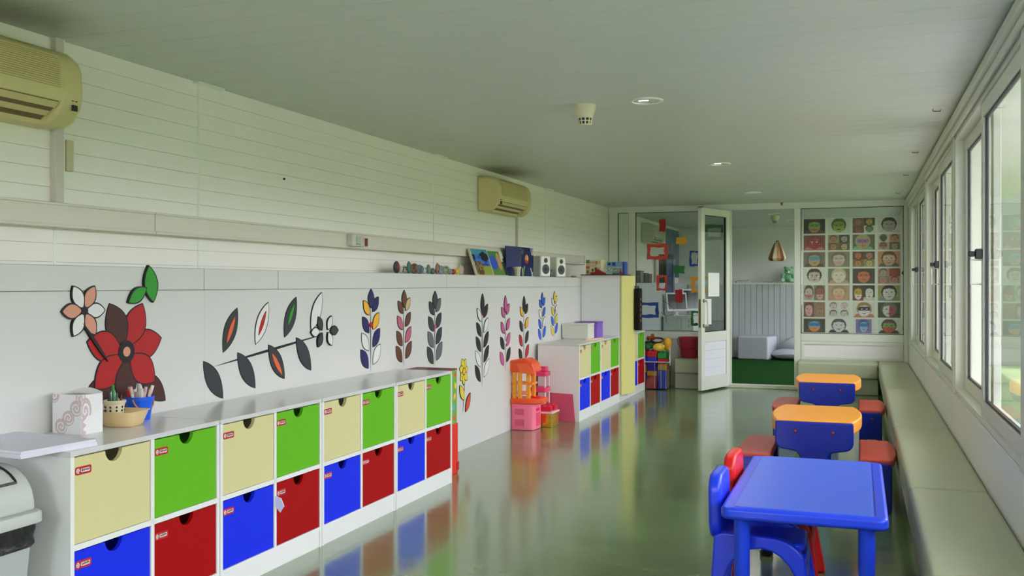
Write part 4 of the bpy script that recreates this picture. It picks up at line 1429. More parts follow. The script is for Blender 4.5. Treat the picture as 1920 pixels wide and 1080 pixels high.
MB().cyl((0.10, 0.02, 0.18), (0.115, 0.02, 0.18), 0.012, n=12).cyl((0.10, -0.02, 0.18), (0.115, -0.02, 0.18), 0.012, n=12).build('knobs', HPINK, tk)
MB().prism([(-0.11, -0.125), (0.05, -0.125), (0.11, -0.095), (0.165, -0.06), (0.165, 0.12), (-0.11, 0.12)], 'z', 0.236, 0.282).build('worktop', TOR, tk, bevel=0.008)
MB().lathe([(0.0, 0.004), (0.035, 0.002), (0.046, 0.012), (0.048, 0.016), (0.0, 0.010)], 18).build('sink', mat('toy_red_sink', (240, 50, 60), 0.35), tk, loc=(0.08, 0.02, 0.280))
for x, y in ((-0.085, -0.09), (-0.03, -0.095), (0.045, -0.085), (0.06, 0.02)):
    MB().prism(rrect(x - 0.018, x + 0.018, y - 0.014, y + 0.014, 0.006, 3), 'z', 0.282, 0.53).build('post', TYE, tk, bevel=0.003)
MB().box(-0.11, 0.09, -0.105, 0.05, 0.405, 0.425).build('shelf', mat('toy_orange_shelf', (244, 140, 40), 0.35), tk, bevel=0.006)
MB().box(-0.11, 0.05, -0.105, 0.05, 0.318, 0.334).build('shelf', MATS['toy_orange_shelf'], tk, bevel=0.005)
MB().prism([(-0.12, 0.62), (0.02, 0.64), (0.09, 0.60), (0.118, 0.52), (0.09, 0.515), (-0.13, 0.515), (-0.13, 0.60)], 'y', -0.12, 0.09).build('awning', TOR, tk, bevel=0.012, seg=3)
MB().prism([(-0.06, 0.595), (0.05, 0.595), (0.122, 0.512), (0.118, 0.50), (-0.02, 0.512)], 'y', -0.128, -0.117).build('awning_valance', mat('toy_orange_light', (252, 104, 48), 0.35), tk, bevel=0.003)
rk = thing('toy_shelf_rack', 'hot pink two-tier toy rack on white rods behind the toy kitchen', 'toy rack', (-2.835, 8.635, 0))
for x in (-0.072, 0.072):
    for y in (-0.06, 0.06):
        MB().cyl((x, y, 0), (x, y, 0.47), 0.008, n=10).build('rod', mat('white_pink_rod', (240, 214, 222), 0.35), rk)
for z, h in ((0.10, 0.03), (0.29, 0.045), (0.44, 0.04)):
    MB().prism(rrect(-0.088, 0.088, -0.078, 0.078, 0.02, 4), 'z', z, z + h).build('tray', HPINK, rk, bevel=0.006)
MB().ball((-0.035, -0.02, 0.482), (0.05, 0.045, 0.045), 16, 8).build('dome', mat('hot_pink_dome', (246, 84, 132), 0.3), rk, smooth=True)
MB().box(-0.01, 0.07, -0.02, 0.06, 0.48, 0.525).build('block', HPINK, rk, bevel=0.012, seg=3)
GOLD = mat('gold_foil', (206, 176, 50), 0.22, 0.6, 0.25, 9, 0.6, metal=0.75)
gx = thing('gold_crate', 'gold foil wrapped box with a pale pink lid on the floor beside the toy kitchen', 'box', (-2.705, 8.50, 0), 0)
MB().box(-0.085, 0.085, -0.17, 0.045, 0, 0.125).build('body', GOLD, gx, bevel=0.004)
MB().box(-0.082, 0.03, -0.172, -0.169, 0.04, 0.115).build('orange_paper', mat('orange_red_foil', (232, 74, 34), 0.3, 0.5, 0.4, 20, 0.8), gx)
MB().box(-0.092, 0.092, -0.178, 0.05, 0.125, 0.142).build('lid', mat('pale_pink_lid', (236, 196, 210), 0.4), gx, bevel=0.003)
for k, (x, y, a, lb) in enumerate(((0.012, -0.115, 0.08, 'red toy brick nearer the camera on the pink lid of the gold box'), (0.02, -0.008, -0.06, 'red toy brick farther back on the pink lid of the gold box'))):
    t = thing('toy_brick', lb, 'toy brick', (-2.705 + x, 8.50 + y, 0.142), a, 'red bricks on the gold box')
    MB().box(-0.055, 0.055, -0.045, 0.045, 0, 0.045).build('body', mat('crimson_plastic', (210, 20, 50), 0.35), t, bevel=0.004)
    for sx in (-0.028, 0.028):
        for sy in (-0.022, 0.022):
            MB().cyl((sx, sy, 0.045), (sx, sy, 0.057), 0.014, n=12).build('stud', MATS['crimson_plastic'], t)
pb = MB().prism([(-0.27, 0), (0.0, 0.0), (-0.03, 0.262), (-0.27, 0.27)], 'y', -0.006, 0.004).build('pink_board', mat('rose_pink_board', (214, 84, 112), 0.45), loc=(-2.515, 8.735, 0.0), rot=(R(-4), 0, 0))
tag(pb, 'rose pink board leaning against the bare side of the far drawer cabinet', 'board')

# ------------------------------------------------------------------ on the far cabinets and the cupboard
wbx = thing('white_box', 'plain white cardboard box on the far drawer cabinet', 'box', (-2.92, 9.64, UH))
MB().box(0, 0.28, 0, 0.25, 0, 0.14).build('body', mat('white_box_card', (216, 216, 202), 0.6), wbx, bevel=0.004)
MB().box(-0.003, 0.283, -0.003, 0.253, 0.14, 0.158).build('lid', mat('white_box_lid', (222, 222, 208), 0.6), wbx, bevel=0.003)
pbx = thing('purple_box', 'purple cardboard box just behind the white box', 'box', (-2.86, 9.90, UH))
MB().box(0, 0.25, 0, 0.24, 0, 0.15).build('body', mat('purple_card', (126, 88, 190), 0.55), pbx, bevel=0.004)
MB().box(-0.002, 0.252, -0.002, 0.242, 0.146, 0.166).build('lid', mat('purple_lid', (108, 72, 170), 0.55), pbx, bevel=0.003)
rl = MB().box(-0.012, 0.012, -0.16, 0.16, 0, 0.014).build('wooden_ruler', mat('pale_wood', (222, 190, 140), 0.5, 0.4, 0.2, 20), loc=(-2.55, 9.55, UH), rot=(0, 0, R(-20)), bevel=0.002, seg=1)
tag(rl, 'pale wooden ruler lying in front of the white box on the far cabinet', 'ruler')
mt = bx('table_mat', (-2.92, -2.47, 10.35, 10.90, 1.40, 1.409), mat('maroon_mat', (92, 24, 26), 0.7))
tag(mt, 'dark maroon mat laid on top of the tall cupboard', 'mat')


def puzz(u, v):
    if v < .16:
        return (206, 40, 44) if u > .05 else (216, 206, 160)
    if ((u - .78) / .08) ** 2 + ((v - .36) / .1) ** 2 < 1:
        return (226, 200, 60)
    if ((u - .25) / .1) ** 2 + ((v - .3) / .09) ** 2 < 1:
        return (70, 60, 50)
    if ((u - .57) / .08) ** 2 + ((v - .78) / .12) ** 2 < 1 and not ((u - .57) / .04) ** 2 + ((v - .78) / .06) ** 2 < 1:
        return (90, 140, 60)
    return (228, 222, 186)


def puzz_side(u, v):
    if v > .78:
        return (120, 130, 90)
    if .40 < v < .56:
        return (196, 110, 70)
    if ((u - .5) / .3) ** 2 + ((v - .2) / .12) ** 2 < 1:
        return (120, 130, 100)
    return (206, 202, 160)


gm = thing('puzzle_box', 'cream puzzle box with red lettering on top of the tall cupboard', 'box', (-2.90, 10.50, 1.409), R(-16))
GX, GY, GH = 0.20, 0.10, 0.165
MB().box(0, GX, 0, GY, 0, GH).build('carton', mat('cream_carton', (222, 216, 180), 0.5), gm)
fr_ = printed('printed_front', (0.052, 0, 0), (GX - 0.052, 0, 0), (0, 0, GH), 40, 34, puzz, gm, None, 0.0006)
printed('printed_side', (0, 0, 0), (0.052, 0, 0), (0, 0, GH), 16, 34, puzz_side, gm, None, 0.0007)
LR = mat('letter_red', (206, 50, 30), 0.5)
text_mesh('lettering', 'MACRO', 0.036, LR, fr_, (0.058, -0.0012, 0.122), (R(90), 0, 0))
text_mesh('lettering', 'Puzzle', 0.028, mat('letter_orange', (214, 110, 50), 0.5), fr_, (0.062, -0.0012, 0.092), (R(90), 0, 0))


def blu(u, v):
    if v > .62:
        if ((u - .17) / .1) ** 2 + ((v - .82) / .1) ** 2 < 1:
            return (30, 50, 120)
        if .36 < u < .56 and .68 < v < .95:
            return (28, 70, 170)
        return (120, 160, 190)
    if .30 < v < .52:
        return (206, 204, 190) if hsh(int(u * 26), int(v * 18)) > .45 else (60, 66, 70)
    if .12 < v < .28 and .4 < u < .8:
        return (120, 170, 130)
    if ((u - .88) / .08) ** 2 + ((v - .16) / .13) ** 2 < 1:
        return (190, 50, 44)
    return (60, 96, 170) if v < .12 else (150, 180, 200)


g2 = thing('game_carton', 'blue and pale printed game box on top of the tall cupboard', 'box', (-2.665, 10.52, 1.409), R(-8))
MB().box(0, 0.215, 0, 0.09, 0, 0.142).build('carton', mat('blue_carton', (40, 76, 160), 0.5), g2)
printed('printed_front', (0, 0, 0), (0.19, 0, 0), (0, 0, 0.142), 44, 30, blu, g2, None, 0.0006)
rp = thing('red_toy_wedge', 'dark red wedge-shaped toy lying in front of the puzzle box on the cupboard', 'toy', (-2.77, 10.43, 1.409))
MB().prism([(-0.005, 0.0), (0.13, 0.0), (0.12, 0.014), (0.02, 0.062), (0.0, 0.058)], 'y', -0.02, 0.02).build('wedge', mat('dark_red_plastic', (150, 10, 34), 0.4), rp, bevel=0.004)
MB().ball((0.005, 0, 0.066), (0.013, 0.015, 0.013), 10, 6).build('knob', mat('dark_violet_plastic', (60, 40, 70), 0.4), rp, smooth=True)
MB().cyl((0.12, 0, 0.011), (0.19, 0.005, 0.010), 0.008, n=8).build('handle', mat('pale_green_plastic', (170, 200, 160), 0.4), rp)
yt = MB().ball((0, 0, 0.012), (0.03, 0.06, 0.012), 12, 6).build('yellow_toy', mat('dull_yellow_plastic', (170, 160, 50), 0.5), loc=(-2.98, 10.28, ZL), smooth=True)
tag(yt, 'small flat dull yellow toy on the ledge beside the tall cupboard', 'toy')

# ------------------------------------------------------------------ clear toy bin full of bricks, pink bucket on the bench
CLEAR = glass('clear_plastic', (236, 238, 240))
cx0, cx1, cy0, cy1 = -2.60, -2.20, 11.735, 12.015
tb = thing('toy_bin', 'clear plastic storage bin full of coloured building blocks beside the end cabinet', 'bin', ((cx0 + cx1) / 2, (cy0 + cy1) / 2, 0))
hx, hy = (cx1 - cx0) / 2, (cy1 - cy0) / 2
shell([(hx - 0.02, hy - 0.02, 0), (hx - 0.012, hy - 0.012, 0.006), (hx, hy, 0.345), (hx - 0.003, hy - 0.003, 0.345), (hx - 0.016, hy - 0.016, 0.009)], 0.03).build('tub', CLEAR, tb, smooth=True)
MB().ring(rrect(-hx - 0.012, hx + 0.012, -hy - 0.012, hy + 0.012, 0.03, 4), rrect(-hx, hx, -hy, hy, 0.025, 4), 'z', 0.338, 0.352).build('rim', mat('milky_rim', (190, 194, 190), 0.35, trans=0.3), tb)
for x in (-0.1, 0.03, 0.11):
    MB().box(x, x + 0.006, -hy - 0.002, -hy + 0.002, 0.02, 0.33).build('moulded_rib', mat('milky_rib', (150, 156, 160), 0.3), tb)
BLK = [mat('block_red', (196, 22, 24), 0.4), mat('block_blue', (34, 54, 190), 0.4), mat('block_yellow', (232, 176, 40), 0.4), mat('block_green', (20, 130, 52), 0.4)]
BN = ['red', 'blue', 'yellow', 'green']
# columns of blocks: (x0,x1) with z layers, front row and back row
lay = [(-2.575, -2.475, ((0.012, .11, 0), (.111, .21, 1), (.211, .31, 2), (.311, .42, 1), (.421, .49, 0))),
       (-2.470, -2.345, ((0.012, .17, 0), (.171, .23, 2), (.231, .35, 1), (.351, .40, 1), (.401, .485, 0))),
       (-2.338, -2.228, ((0.012, .24, 1), (.241, .315, 2), (.316, .385, 0), (.386, .47, 3)))]
lv = ['bottom', 'second', 'third', 'fourth', 'topmost']
cn = ['at the cabinet end', 'in the middle', 'at the open end']
for ci, (x0, x1, ls) in enumerate(lay):
    for ri, (y0, y1) in enumerate(((11.763, 11.87), (11.877, 11.987))):
        for li, (z0, z1, c) in enumerate(ls):
            c2_ = c if ri == 0 else (c + 1 + li) % 4
            t = thing('toy_block', '%s %s block of the %s stack %s of the clear bin' % (lv[li], BN[c2_], 'front' if ri == 0 else 'rear', cn[ci]), 'toy block', ((x0 + x1) / 2, (y0 + y1) / 2, z0), 0, 'building blocks in the clear bin')
            hx_, hy_ = (x1 - x0) / 2 - 0.003, (y1 - y0) / 2
            sh = 0.012 if li == len(ls) - 1 else 0.0
            MB().box(-hx_, hx_, -hy_, hy_, 0, z1 - z0 - sh).build('body', BLK[c2_], t, bevel=0.006)
            if li == len(ls) - 1:
                for sx in (-0.5, 0.5):
                    for sy in (-0.5, 0.5):
                        MB().cyl((sx * hx_, sy * hy_, z1 - z0 - sh), (sx * hx_, sy * hy_, z1 - z0), 0.012, n=10).build('stud', BLK[c2_], t)
for (x, y, z, r, m, lb) in ((-2.33, 11.815, .472, (0.075, 0.045, 0.05), (232, 190, 60), 'yellow rounded toy lying on the front blocks of the clear bin'),
                            (-2.245, 11.935, .472, (0.05, 0.04, 0.085), (240, 180, 30), 'upright yellow toy on the heap in the clear bin'),
                            (-2.47, 11.945, .49, (0.09, 0.05, 0.055), (30, 120, 50), 'green rounded toy on the heap in the clear bin'),
                            (-2.47, 11.805, .487, (0.05, 0.04, 0.035), (24, 100, 46), 'dark green rounded toy at the front of the heap in the clear bin')):
    t = thing('soft_toy', lb, 'toy', (x, y, z), 0.3)
    MB().ball((0, 0, r[2]), r, 16, 10).build('body', mat('toy_%d_%d' % (m[0], m[1]), m, 0.5), t, smooth=True)
    MB().ball((r[0] * .6, -r[1] * .5, r[2] * 1.2), (r[0] * .4, r[1] * .5, r[2] * .5), 12, 8).build('lobe', MATS['toy_%d_%d' % (m[0], m[1])], t, smooth=True)
t = thing('toy_goggles', 'dark maroon toy hoop resting on the heap in the clear bin', 'toy', (-2.36, 11.86, 0.575))
MB().tube([(0.075 * math.cos(a), 0.03 * math.sin(a), 0.03 + 0.028 * math.sin(a)) for a in [2 * PI * i / 20 for i in range(20)]], 0.012, 8, closed=True).build('hoop', mat('maroon_plastic', (84, 14, 22), 0.35), t, smooth=True)
MB().box(-0.16, -0.07, -0.01, 0.01, -0.005, 0.012).build('arm', MATS['maroon_plastic'], t, bevel=0.004)
t = thing('toy_truck', 'small red and yellow toy truck on top of the heap in the clear bin', 'toy', (-2.455, 11.945, 0.60))
MB().box(-0.05, 0.05, -0.025, 0.025, 0.008, 0.05).build('cab', mat('truck_orange_red', (200, 76, 40), 0.4), t, bevel=0.006)
MB().box(0.0, 0.04, -0.02, 0.02, 0.05, 0.08).build('load', mat('truck_brown', (130, 100, 40), 0.5), t, bevel=0.006)
for sx in (-0.03, 0.03):
    MB().cyl((sx, -0.03, 0.014), (sx, 0.03, 0.014), 0.014, n=12).build('wheel', BLACK, t)
t = thing('bead_string', 'string of white pearl beads hanging over the corner of the clear bin', 'beads', (-2.185, 11.775, 0))
q = MB()
for i in range(17):
    q.ball((0.004 * math.sin(i * 1.7), 0.0, 0.31 + i * 0.0135), 0.0075, 8, 5)
q.build('beads', mat('pearl_white', (236, 230, 214), 0.25), t, smooth=True)
MB().tube([(-0.03, 0.03, 0.535), (-0.01, 0.01, 0.54), (0.0, 0.0, 0.525)], 0.002, 5).build('cord', PAPER, t)
pk = thing('pink_bucket', 'deep pink plastic bucket standing on the padded bench behind the glass door', 'bucket', (-2.0, 12.15, 0.379))
MB().lathe([(0.0, 0.004), (0.112, 0), (0.116, 0.006), (0.142, 0.238), (0.150, 0.242), (0.151, 0.256), (0.146, 0.258), (0.138, 0.24), (0.108, 0.01), (0.0, 0.01)], 36).build('body', mat('deep_pink_plastic', (176, 40, 66), 0.35), pk, smooth=True)
MB().tube([(0.146 * math.cos(a), -0.146 * abs(math.sin(a)) * .8 - 0.06, 0.235 - 0.12 * math.sin(a)) for a in [PI * i / 20 for i in range(21)]], 0.004, 6).build('handle', mat('dark_pink_wire', (120, 24, 44), 0.4), pk, smooth=True)

# ------------------------------------------------------------------ coloured card frames and patches stuck on the partition glass
CC = dict(red=(178, 20, 34), coral=(214, 72, 60), amber=(226, 160, 44), blue=(24, 62, 140), green=(22, 110, 44))


def wob(x0, x1, z0, z1, k, amp=0.006):
    pts = []
    c = [(x0, z0), (x1, z0), (x1, z1), (x0, z1)]
    for i in range(4):
        a, b2 = Vector(c[i]), Vector(c[(i + 1) % 4])
        nrm = Vector((-(b2 - a).y, (b2 - a).x)).normalized()
        for j in range(6):
            f = j / 6
            p = a.lerp(b2, f) + nrm * amp * math.sin(f * PI * 2 + k + i * 1.3) * math.sin(f * PI)
            pts.append((p.x, p.y))
    return pts


for k, (x0, z1, x1, z0, c, ring, lb) in enumerate((
        (-2.441, 2.142, -2.358, 1.982, 'red', 0, 'solid red card patch topmost on the partition glass'), (-2.602, 1.825, -2.33, 1.623, 'coral', .045, 'coral red card frame high on the partition glass'),
        (-2.220, 1.904, -2.083, 1.819, 'amber', 0, 'solid amber card patch high on the partition glass'), (-2.049, 1.73, -1.92, 1.531, 'blue', .026, 'upright blue card frame near the door edge'),
        (-2.255, 1.54, -2.111, 1.437, 'green', 0, 'solid green card patch in the middle of the partition glass'), (-2.476, 1.417, -2.337, 1.217, 'coral', .03, 'small upright coral card frame in the middle of the partition glass'),
        (-2.029, 1.40, -1.765, 1.192, 'amber', .048, 'amber card frame half behind the door edge'), (-2.234, 1.231, -2.138, 1.07, 'red', 0, 'solid red card patch low on the partition glass'),
        (-2.715, 1.064, -2.448, 0.865, 'blue', .04, 'wide blue card frame low beside the hanging bag'), (-2.029, 0.959, -1.895, 0.77, 'green', .03, 'small upright green card frame low by the door edge'),
        (-1.86, 2.06, -1.61, 1.86, 'green', .045, 'green card frame high on the glass behind the open door'))):
    mb = MB()
    o = wob(x0, x1, z0, z1, k)
    if ring:
        mb.ring(o, wob(x0 + ring, x1 - ring, z0 + ring, z1 - ring, k + 2, 0.008), 'y', YB + 0.0295, YB + 0.0318)
    else:
        mb.prism(o, 'y', YB + 0.0295, YB + 0.0318)
    tag(mb.build('paper_cutout' if ring else 'paper_cutout', mat('card_' + c, CC[c], 0.6)), lb, 'card', 'coloured cards on the partition glass')

# ------------------------------------------------------------------ the wall of face painting photographs (generic painted faces)


def E2(u, v, cx, cy, rx, ry):
    return ((u - cx) / rx) ** 2 + ((v - cy) / ry) ** 2 < 1


def face(u, v, bg, hair, skin, mask=None, low=None, eye=(40, 34, 30), mouth=(120, 50, 50), shirt=None, cx=.5, sw=0.0, half=None):
    x = u - cx
    y = v - .5
    if E2(u, v, cx - .11, .56, .048, .03) or E2(u, v, cx + .11, .56, .048, .03):
        if E2(u, v, cx, .5, .30, .42):
            return eye
    if E2(u, v, cx, .27, .10, .03) and mouth:
        return mouth
    if E2(u, v, cx, .48, .27, .43):
        if v > .80 - .3 * abs(x):
            return hair
        if abs(x) < .018 and .36 < v < .52:
            return mixc(skin, (60, 40, 30), .35)
        if sw and abs(math.sin(u * 17 + v * 11 + 3 * math.sin(v * 9))) < sw and v > .36:
            return eye
        if half and x > 0:
            return half
        if mask and .44 < v < .72:
            return mask
        if low and v < .40:
            return low
        return skin
    if E2(u, v, cx, .56, .34, .47):
        return hair
    if shirt and v < .22 and abs(x) < .48 - v * .5:
        return shirt
    return bg


BR, PK_, WH, BK_, PALE = (96, 66, 50), (196, 140, 122), (214, 214, 206), (30, 28, 28), (206, 214, 200)
SK = (196, 150, 116)


def quad(fs):
    def f(u, v):
        i = (1 if u > .5 else 0) + (2 if v < .5 else 0)
        return face((u % .5) * 2, (v % .5) * 2, *fs[i])
    return f


def one(*a, **k):
    return lambda u, v: face(u, v, *a, **k)


def two(a, b2):
    return lambda u, v: a(u * 2 * .8 + .1, v) if u < .5 else b2((u * 2 - 1) * .8 + .1, v)


SPEC = [
    [(one(BK_, (40, 44, 36), (172, 150, 60), (70, 160, 70), (170, 120, 80), shirt=(60, 50, 44)), 'yellow face with a green eye mask on black'),
     (one(PALE, (60, 84, 40), (140, 172, 70), (110, 150, 60), None, (36, 50, 30), (30, 34, 26), sw=.10), 'grinning green monster face on pale ground'),
     (quad([((120, 80, 66), BR, (160, 110, 90)), ((60, 60, 40), BR, (186, 156, 100), (200, 180, 70)), ((110, 60, 54), BR, (130, 80, 70)), (PALE, (60, 60, 44), (80, 140, 90))]), 'four small pictures, one with a green face'),
     (one(PALE, (44, 42, 38), (160, 156, 146), None, None, (70, 66, 62), (110, 110, 110), shirt=(200, 200, 190)), 'grey ghost face framed by long dark hair')],
    [(one((120, 62, 56), (110, 50, 48), (150, 40, 44), None, None, (216, 210, 200), (170, 34, 40), shirt=(180, 110, 100), sw=.06), 'red face with white eye patches'),
     (quad([((150, 140, 110), BR, (176, 116, 80)), ((60, 66, 60), (50, 56, 54), (160, 160, 150)), ((120, 90, 70), BR, (176, 130, 104)), ((90, 90, 60), (80, 70, 50), (190, 166, 120))]), 'four small faces in browns and one in grey'),
     (one((90, 96, 74), (176, 164, 120), (190, 156, 122), (140, 110, 170), None, shirt=(110, 190, 130), cx=.46), 'fair-haired girl with a violet cheek pattern'),
     (quad([(PALE, (90, 90, 86), (70, 74, 70)), ((200, 150, 120), BR, (196, 136, 110)), ((190, 170, 140), BR, (176, 120, 100), (120, 90, 70)), ((90, 110, 80), (60, 70, 50), (180, 150, 116))]), 'four small faces below the long-haired ghost')],
    [(one((108, 106, 96), (104, 86, 70), (190, 156, 110), (70, 150, 180), None, (110, 130, 130), (120, 80, 60), shirt=(90, 60, 50)), 'tan face with a bright blue eye stripe'),
     (one((130, 126, 100), (120, 96, 76), (212, 208, 190), (190, 184, 166), (206, 170, 156), (120, 110, 100), (190, 140, 134)), 'wide close view of a whitened face'),
     (quad([((90, 60, 40), BR, (200, 104, 66)), ((80, 70, 50), BR, (196, 120, 104)), ((130, 100, 60), BR, (190, 130, 60)), ((150, 140, 90), (120, 110, 60), (196, 180, 130))]), 'four small orange and tan faces'),
     (one((206, 138, 100), (110, 64, 44), (206, 170, 140), (226, 200, 170), None, (90, 60, 50), (170, 80, 70), shirt=(60, 84, 76)), 'brown-haired boy on an orange ground')],
    [(one((222, 226, 218), (50, 44, 40), (206, 194, 180), None, None, BK_, (50, 30, 30), sw=.20), 'white face with bold black swirls'),
     (one((110, 114, 100), (196, 190, 140), (226, 220, 200), None, None, (130, 120, 100), (190, 150, 130), shirt=(196, 150, 116)), 'fair child with a white cat face'),
     (one((60, 54, 50), (60, 44, 36), (206, 128, 86), (196, 90, 60), (196, 110, 80), (70, 60, 40), (150, 60, 50)), 'orange painted face in close view with dark hair'),
     (quad([((170, 140, 130), BR, (190, 160, 146)), ((150, 50, 44), BR, (176, 60, 60)), ((150, 110, 90), (110, 150, 150), (206, 130, 100)), ((190, 130, 110), BR, (200, 130, 120))]), 'four small faces in pinks and reds')],
    [(two(one((170, 186, 176), (60, 70, 66), (206, 186, 180), None, (190, 120, 130)), one((120, 116, 80), BR, (150, 84, 74), None, (206, 160, 150))), 'two tall strips, a pale face and a reddish one'),
     (one((180, 150, 120), (160, 130, 96), (216, 176, 142), (206, 190, 140), (220, 160, 136), (150, 120, 90), (190, 110, 96)), 'very close tan smiling face'),
     (two(one((60, 44, 44), (70, 50, 40), (186, 150, 50), None, (220, 214, 206), shirt=(130, 30, 60)), one((44, 42, 40), (40, 36, 34), (220, 218, 206), shirt=(206, 200, 190))), 'golden face beside a white face'),
     (one((150, 146, 84), BK_, (214, 216, 206), None, None, BK_, (90, 90, 90), shirt=(120, 128, 124)), 'white face under a black hat on olive ground')],
    [(two(one((110, 70, 66), (90, 50, 50), (214, 160, 156), None, None, (80, 50, 60), (190, 40, 70)), one((140, 110, 90), (136, 100, 80), (156, 116, 96))), 'pink face beside a long brown braid'),
     (quad([((216, 218, 210), (120, 120, 116), (206, 196, 190), None, None, (170, 60, 70)), ((216, 220, 212), (176, 176, 170), (220, 186, 186)), ((206, 208, 202), (80, 80, 80), (190, 190, 186)), ((210, 212, 206), (90, 90, 90), (200, 200, 194))]), 'four pale grey sketched faces'),
     (one((206, 216, 200), (150, 120, 60), (220, 222, 228), BK_, None, (220, 220, 226), (90, 90, 100), shirt=(190, 110, 84), cx=.52), 'black and white cat face under fair hair'),
     (one((50, 60, 44), (90, 96, 90), (206, 212, 206), None, None, BK_, BK_, half=(170, 64, 70)), 'skull face, one half painted red')],
    [(one((50, 50, 44), (60, 64, 60), (120, 170, 176), (40, 110, 190), (206, 130, 70), (30, 60, 60), (190, 90, 60), shirt=(70, 60, 50)), 'blue butterfly mask over an orange chin'),
     (one((222, 226, 226), (60, 62, 66), (206, 208, 210), None, None, (90, 90, 96), (60, 60, 64), shirt=(40, 42, 46)), 'black and white portrait of a pale man'),
     (lambda u, v: (214, 220, 222) if u < .16 or u > .84 else face((u - .16) / .68, v, (110, 106, 160), (60, 76, 130), (130, 180, 220), (40, 110, 190), None, (40, 80, 150), (90, 90, 150)), 'narrow picture of a blue face on violet'),
     (one((206, 218, 212), (70, 60, 44), (150, 92, 60), (110, 160, 80), (206, 70, 44), (50, 60, 34), (190, 50, 40), shirt=(44, 44, 40)), 'green eye mask and a red-orange mouth')]]
CXS = [(-.662, -.376), (-.376, -.092), (-.092, .194), (.194, .478)]
RZS = [(2.112, 1.912), (1.912, 1.706), (1.706, 1.501), (1.501, 1.298), (1.298, 1.092), (1.092, .888), (.888, .699)]


def bordered(fn):
    def f(u, v):
        if u < .05 or u > .95 or v < .045 or v > .955:
            return (196, 204, 184)
        c = mixc(fn((u - .05) / .9, (v - .045) / .91), (132, 130, 104), .30)
        g = (hsh(round(u * 40), round(v * 30)) - .5) * 14
        return tuple(max(0, min(255, q + g)) for q in c)
    return f


for r, row in enumerate(SPEC):
    for c, (fn, lb) in enumerate(row):
        x0, x1 = CXS[c]
        z1, z0 = RZS[r]
        o = printed('photo_print', (x0 + .001, YB + 0.0315, z0 + .001), (x1 - x0 - .002, 0, 0), (0, 0, z1 - z0 - .002), 46, 34, bordered(fn), None, PRINT, 0.0012)
        tag(o, 'face painting photo on the glass: ' + lb, 'photo', 'face painting photos on the glass')

# ------------------------------------------------------------------ far room, seen through the glass and the doorway
pf = thing('floor_pouf', 'pale grey-white fabric cube pouf on the green carpet beyond the doorway', 'pouf', (-1.66, 17.12, 0.01), R(-14))
MB().box(-0.27, 0.27, -0.24, 0.24, 0, 0.40).build('cover', mat('grey_white_fabric', (196, 198, 208), 0.9, 0.2, 0.05, 6, 0.2), pf, bevel=0.03, seg=4)
MB().ring(rrect(-0.272, 0.272, -0.242, 0.242, 0.03, 4), rrect(-0.262, 0.262, -0.232, 0.232, 0.03, 4), 'z', 0.362, 0.370).build('piping', MATS['grey_white_fabric'], pf)
p2 = thing('floor_cushion', 'slumped grey-white floor cushion in two layers next to the cube pouf', 'cushion', (-1.08, 17.05, 0.01))
MB().ball((0, 0, 0.10), (0.33, 0.26, 0.10), 24, 10).build('lower_cushion', MATS['grey_white_fabric'], p2, smooth=True)
MB().ball((0.10, 0.06, 0.26), (0.26, 0.2, 0.14), 24, 10).build('upper_cushion', MATS['grey_white_fabric'], p2, smooth=True)
MB().tube([(0.33 * math.cos(a) * 1.0, 0.26 * math.sin(a), 0.10 + 0.012 * math.sin(3 * a)) for a in [2 * PI * i / 32 for i in range(32)]], 0.008, 6, closed=True).build('seam', MATS['grey_white_fabric'], p2)
lm = thing('pendant_lamp', 'pendant lamp of overlapping brown and cream petal slats in the far room', 'lamp', (-1.29, 16.7, 1.70))
for i in range(14):
    a = 2 * PI * i / 14
    ca, sa = math.cos(a), math.sin(a)
    q = MB()
    pr = [(0.02, 0.315), (0.055, 0.28), (0.095, 0.19), (0.135, 0.08), (0.148, 0.035), (0.135, 0.005), (0.11, -0.01)]
    vs = []
    for (rr_, z) in pr:
        hw = 0.012 + 0.16 * rr_
        for s in (-1, 1):
            vs.append((rr_ * ca - s * hw * sa, rr_ * sa + s * hw * ca, z))
    for (rr_, z) in pr:
        hw = 0.012 + 0.16 * rr_
        for s in (-1, 1):
            vs.append(((rr_ - .004) * ca - s * hw * sa, (rr_ - .004) * sa + s * hw * ca, z))
    fs = []
    K = len(pr)
    for k in range(K - 1):
        fs += [(2 * k, 2 * k + 1, 2 * k + 3, 2 * k + 2), (2 * K + 2 * k, 2 * K + 2 * k + 2, 2 * K + 2 * k + 3, 2 * K + 2 * k + 1)]
    q.add(vs, fs)
    q.build('slat', mat('lamp_' + ('brown', 'cream', 'tan')[i % 3], ((116, 74, 36), (222, 214, 180), (176, 128, 70))[i % 3], 0.5), lm, smooth=True)
MB().cyl((0, 0, 0.30), (0, 0, 0.33), 0.022, n=12).build('cap', mat('lamp_cap_brown', (90, 60, 30), 0.5), lm)
MB().cyl((0, 0, 0.33), (0, 0, ZC - 1.70), 0.002, n=6).build('cord', PAPER, lm)
MB().ball((0, 0, 0.13), 0.045, 12, 8).build('bulb', mat('off_white_bulb', (226, 222, 206), 0.3), lm, smooth=True)
td = thing('teddy_bear', 'mint green teddy bear sitting on the far room ledge', 'toy', (-1.16, 17.48, 1.33), R(-8))
MINT = mat('mint_plush', (140, 196, 160), 0.95, 0.1, 0.1, 40, 0.4)
PALEP = mat('pale_plush', (206, 214, 196), 0.95, 0.1)
MB().ball((0, 0, 0.075), (0.085, 0.07, 0.085), 18, 10).ball((0, -0.01, 0.20), (0.075, 0.065, 0.068), 18, 10).ball((-0.095, -0.03, 0.11), (0.04, 0.035, 0.055), 12, 8).ball((0.095, -0.03, 0.11), (0.04, 0.035, 0.055), 12, 8).build('body', MINT, td, smooth=True)
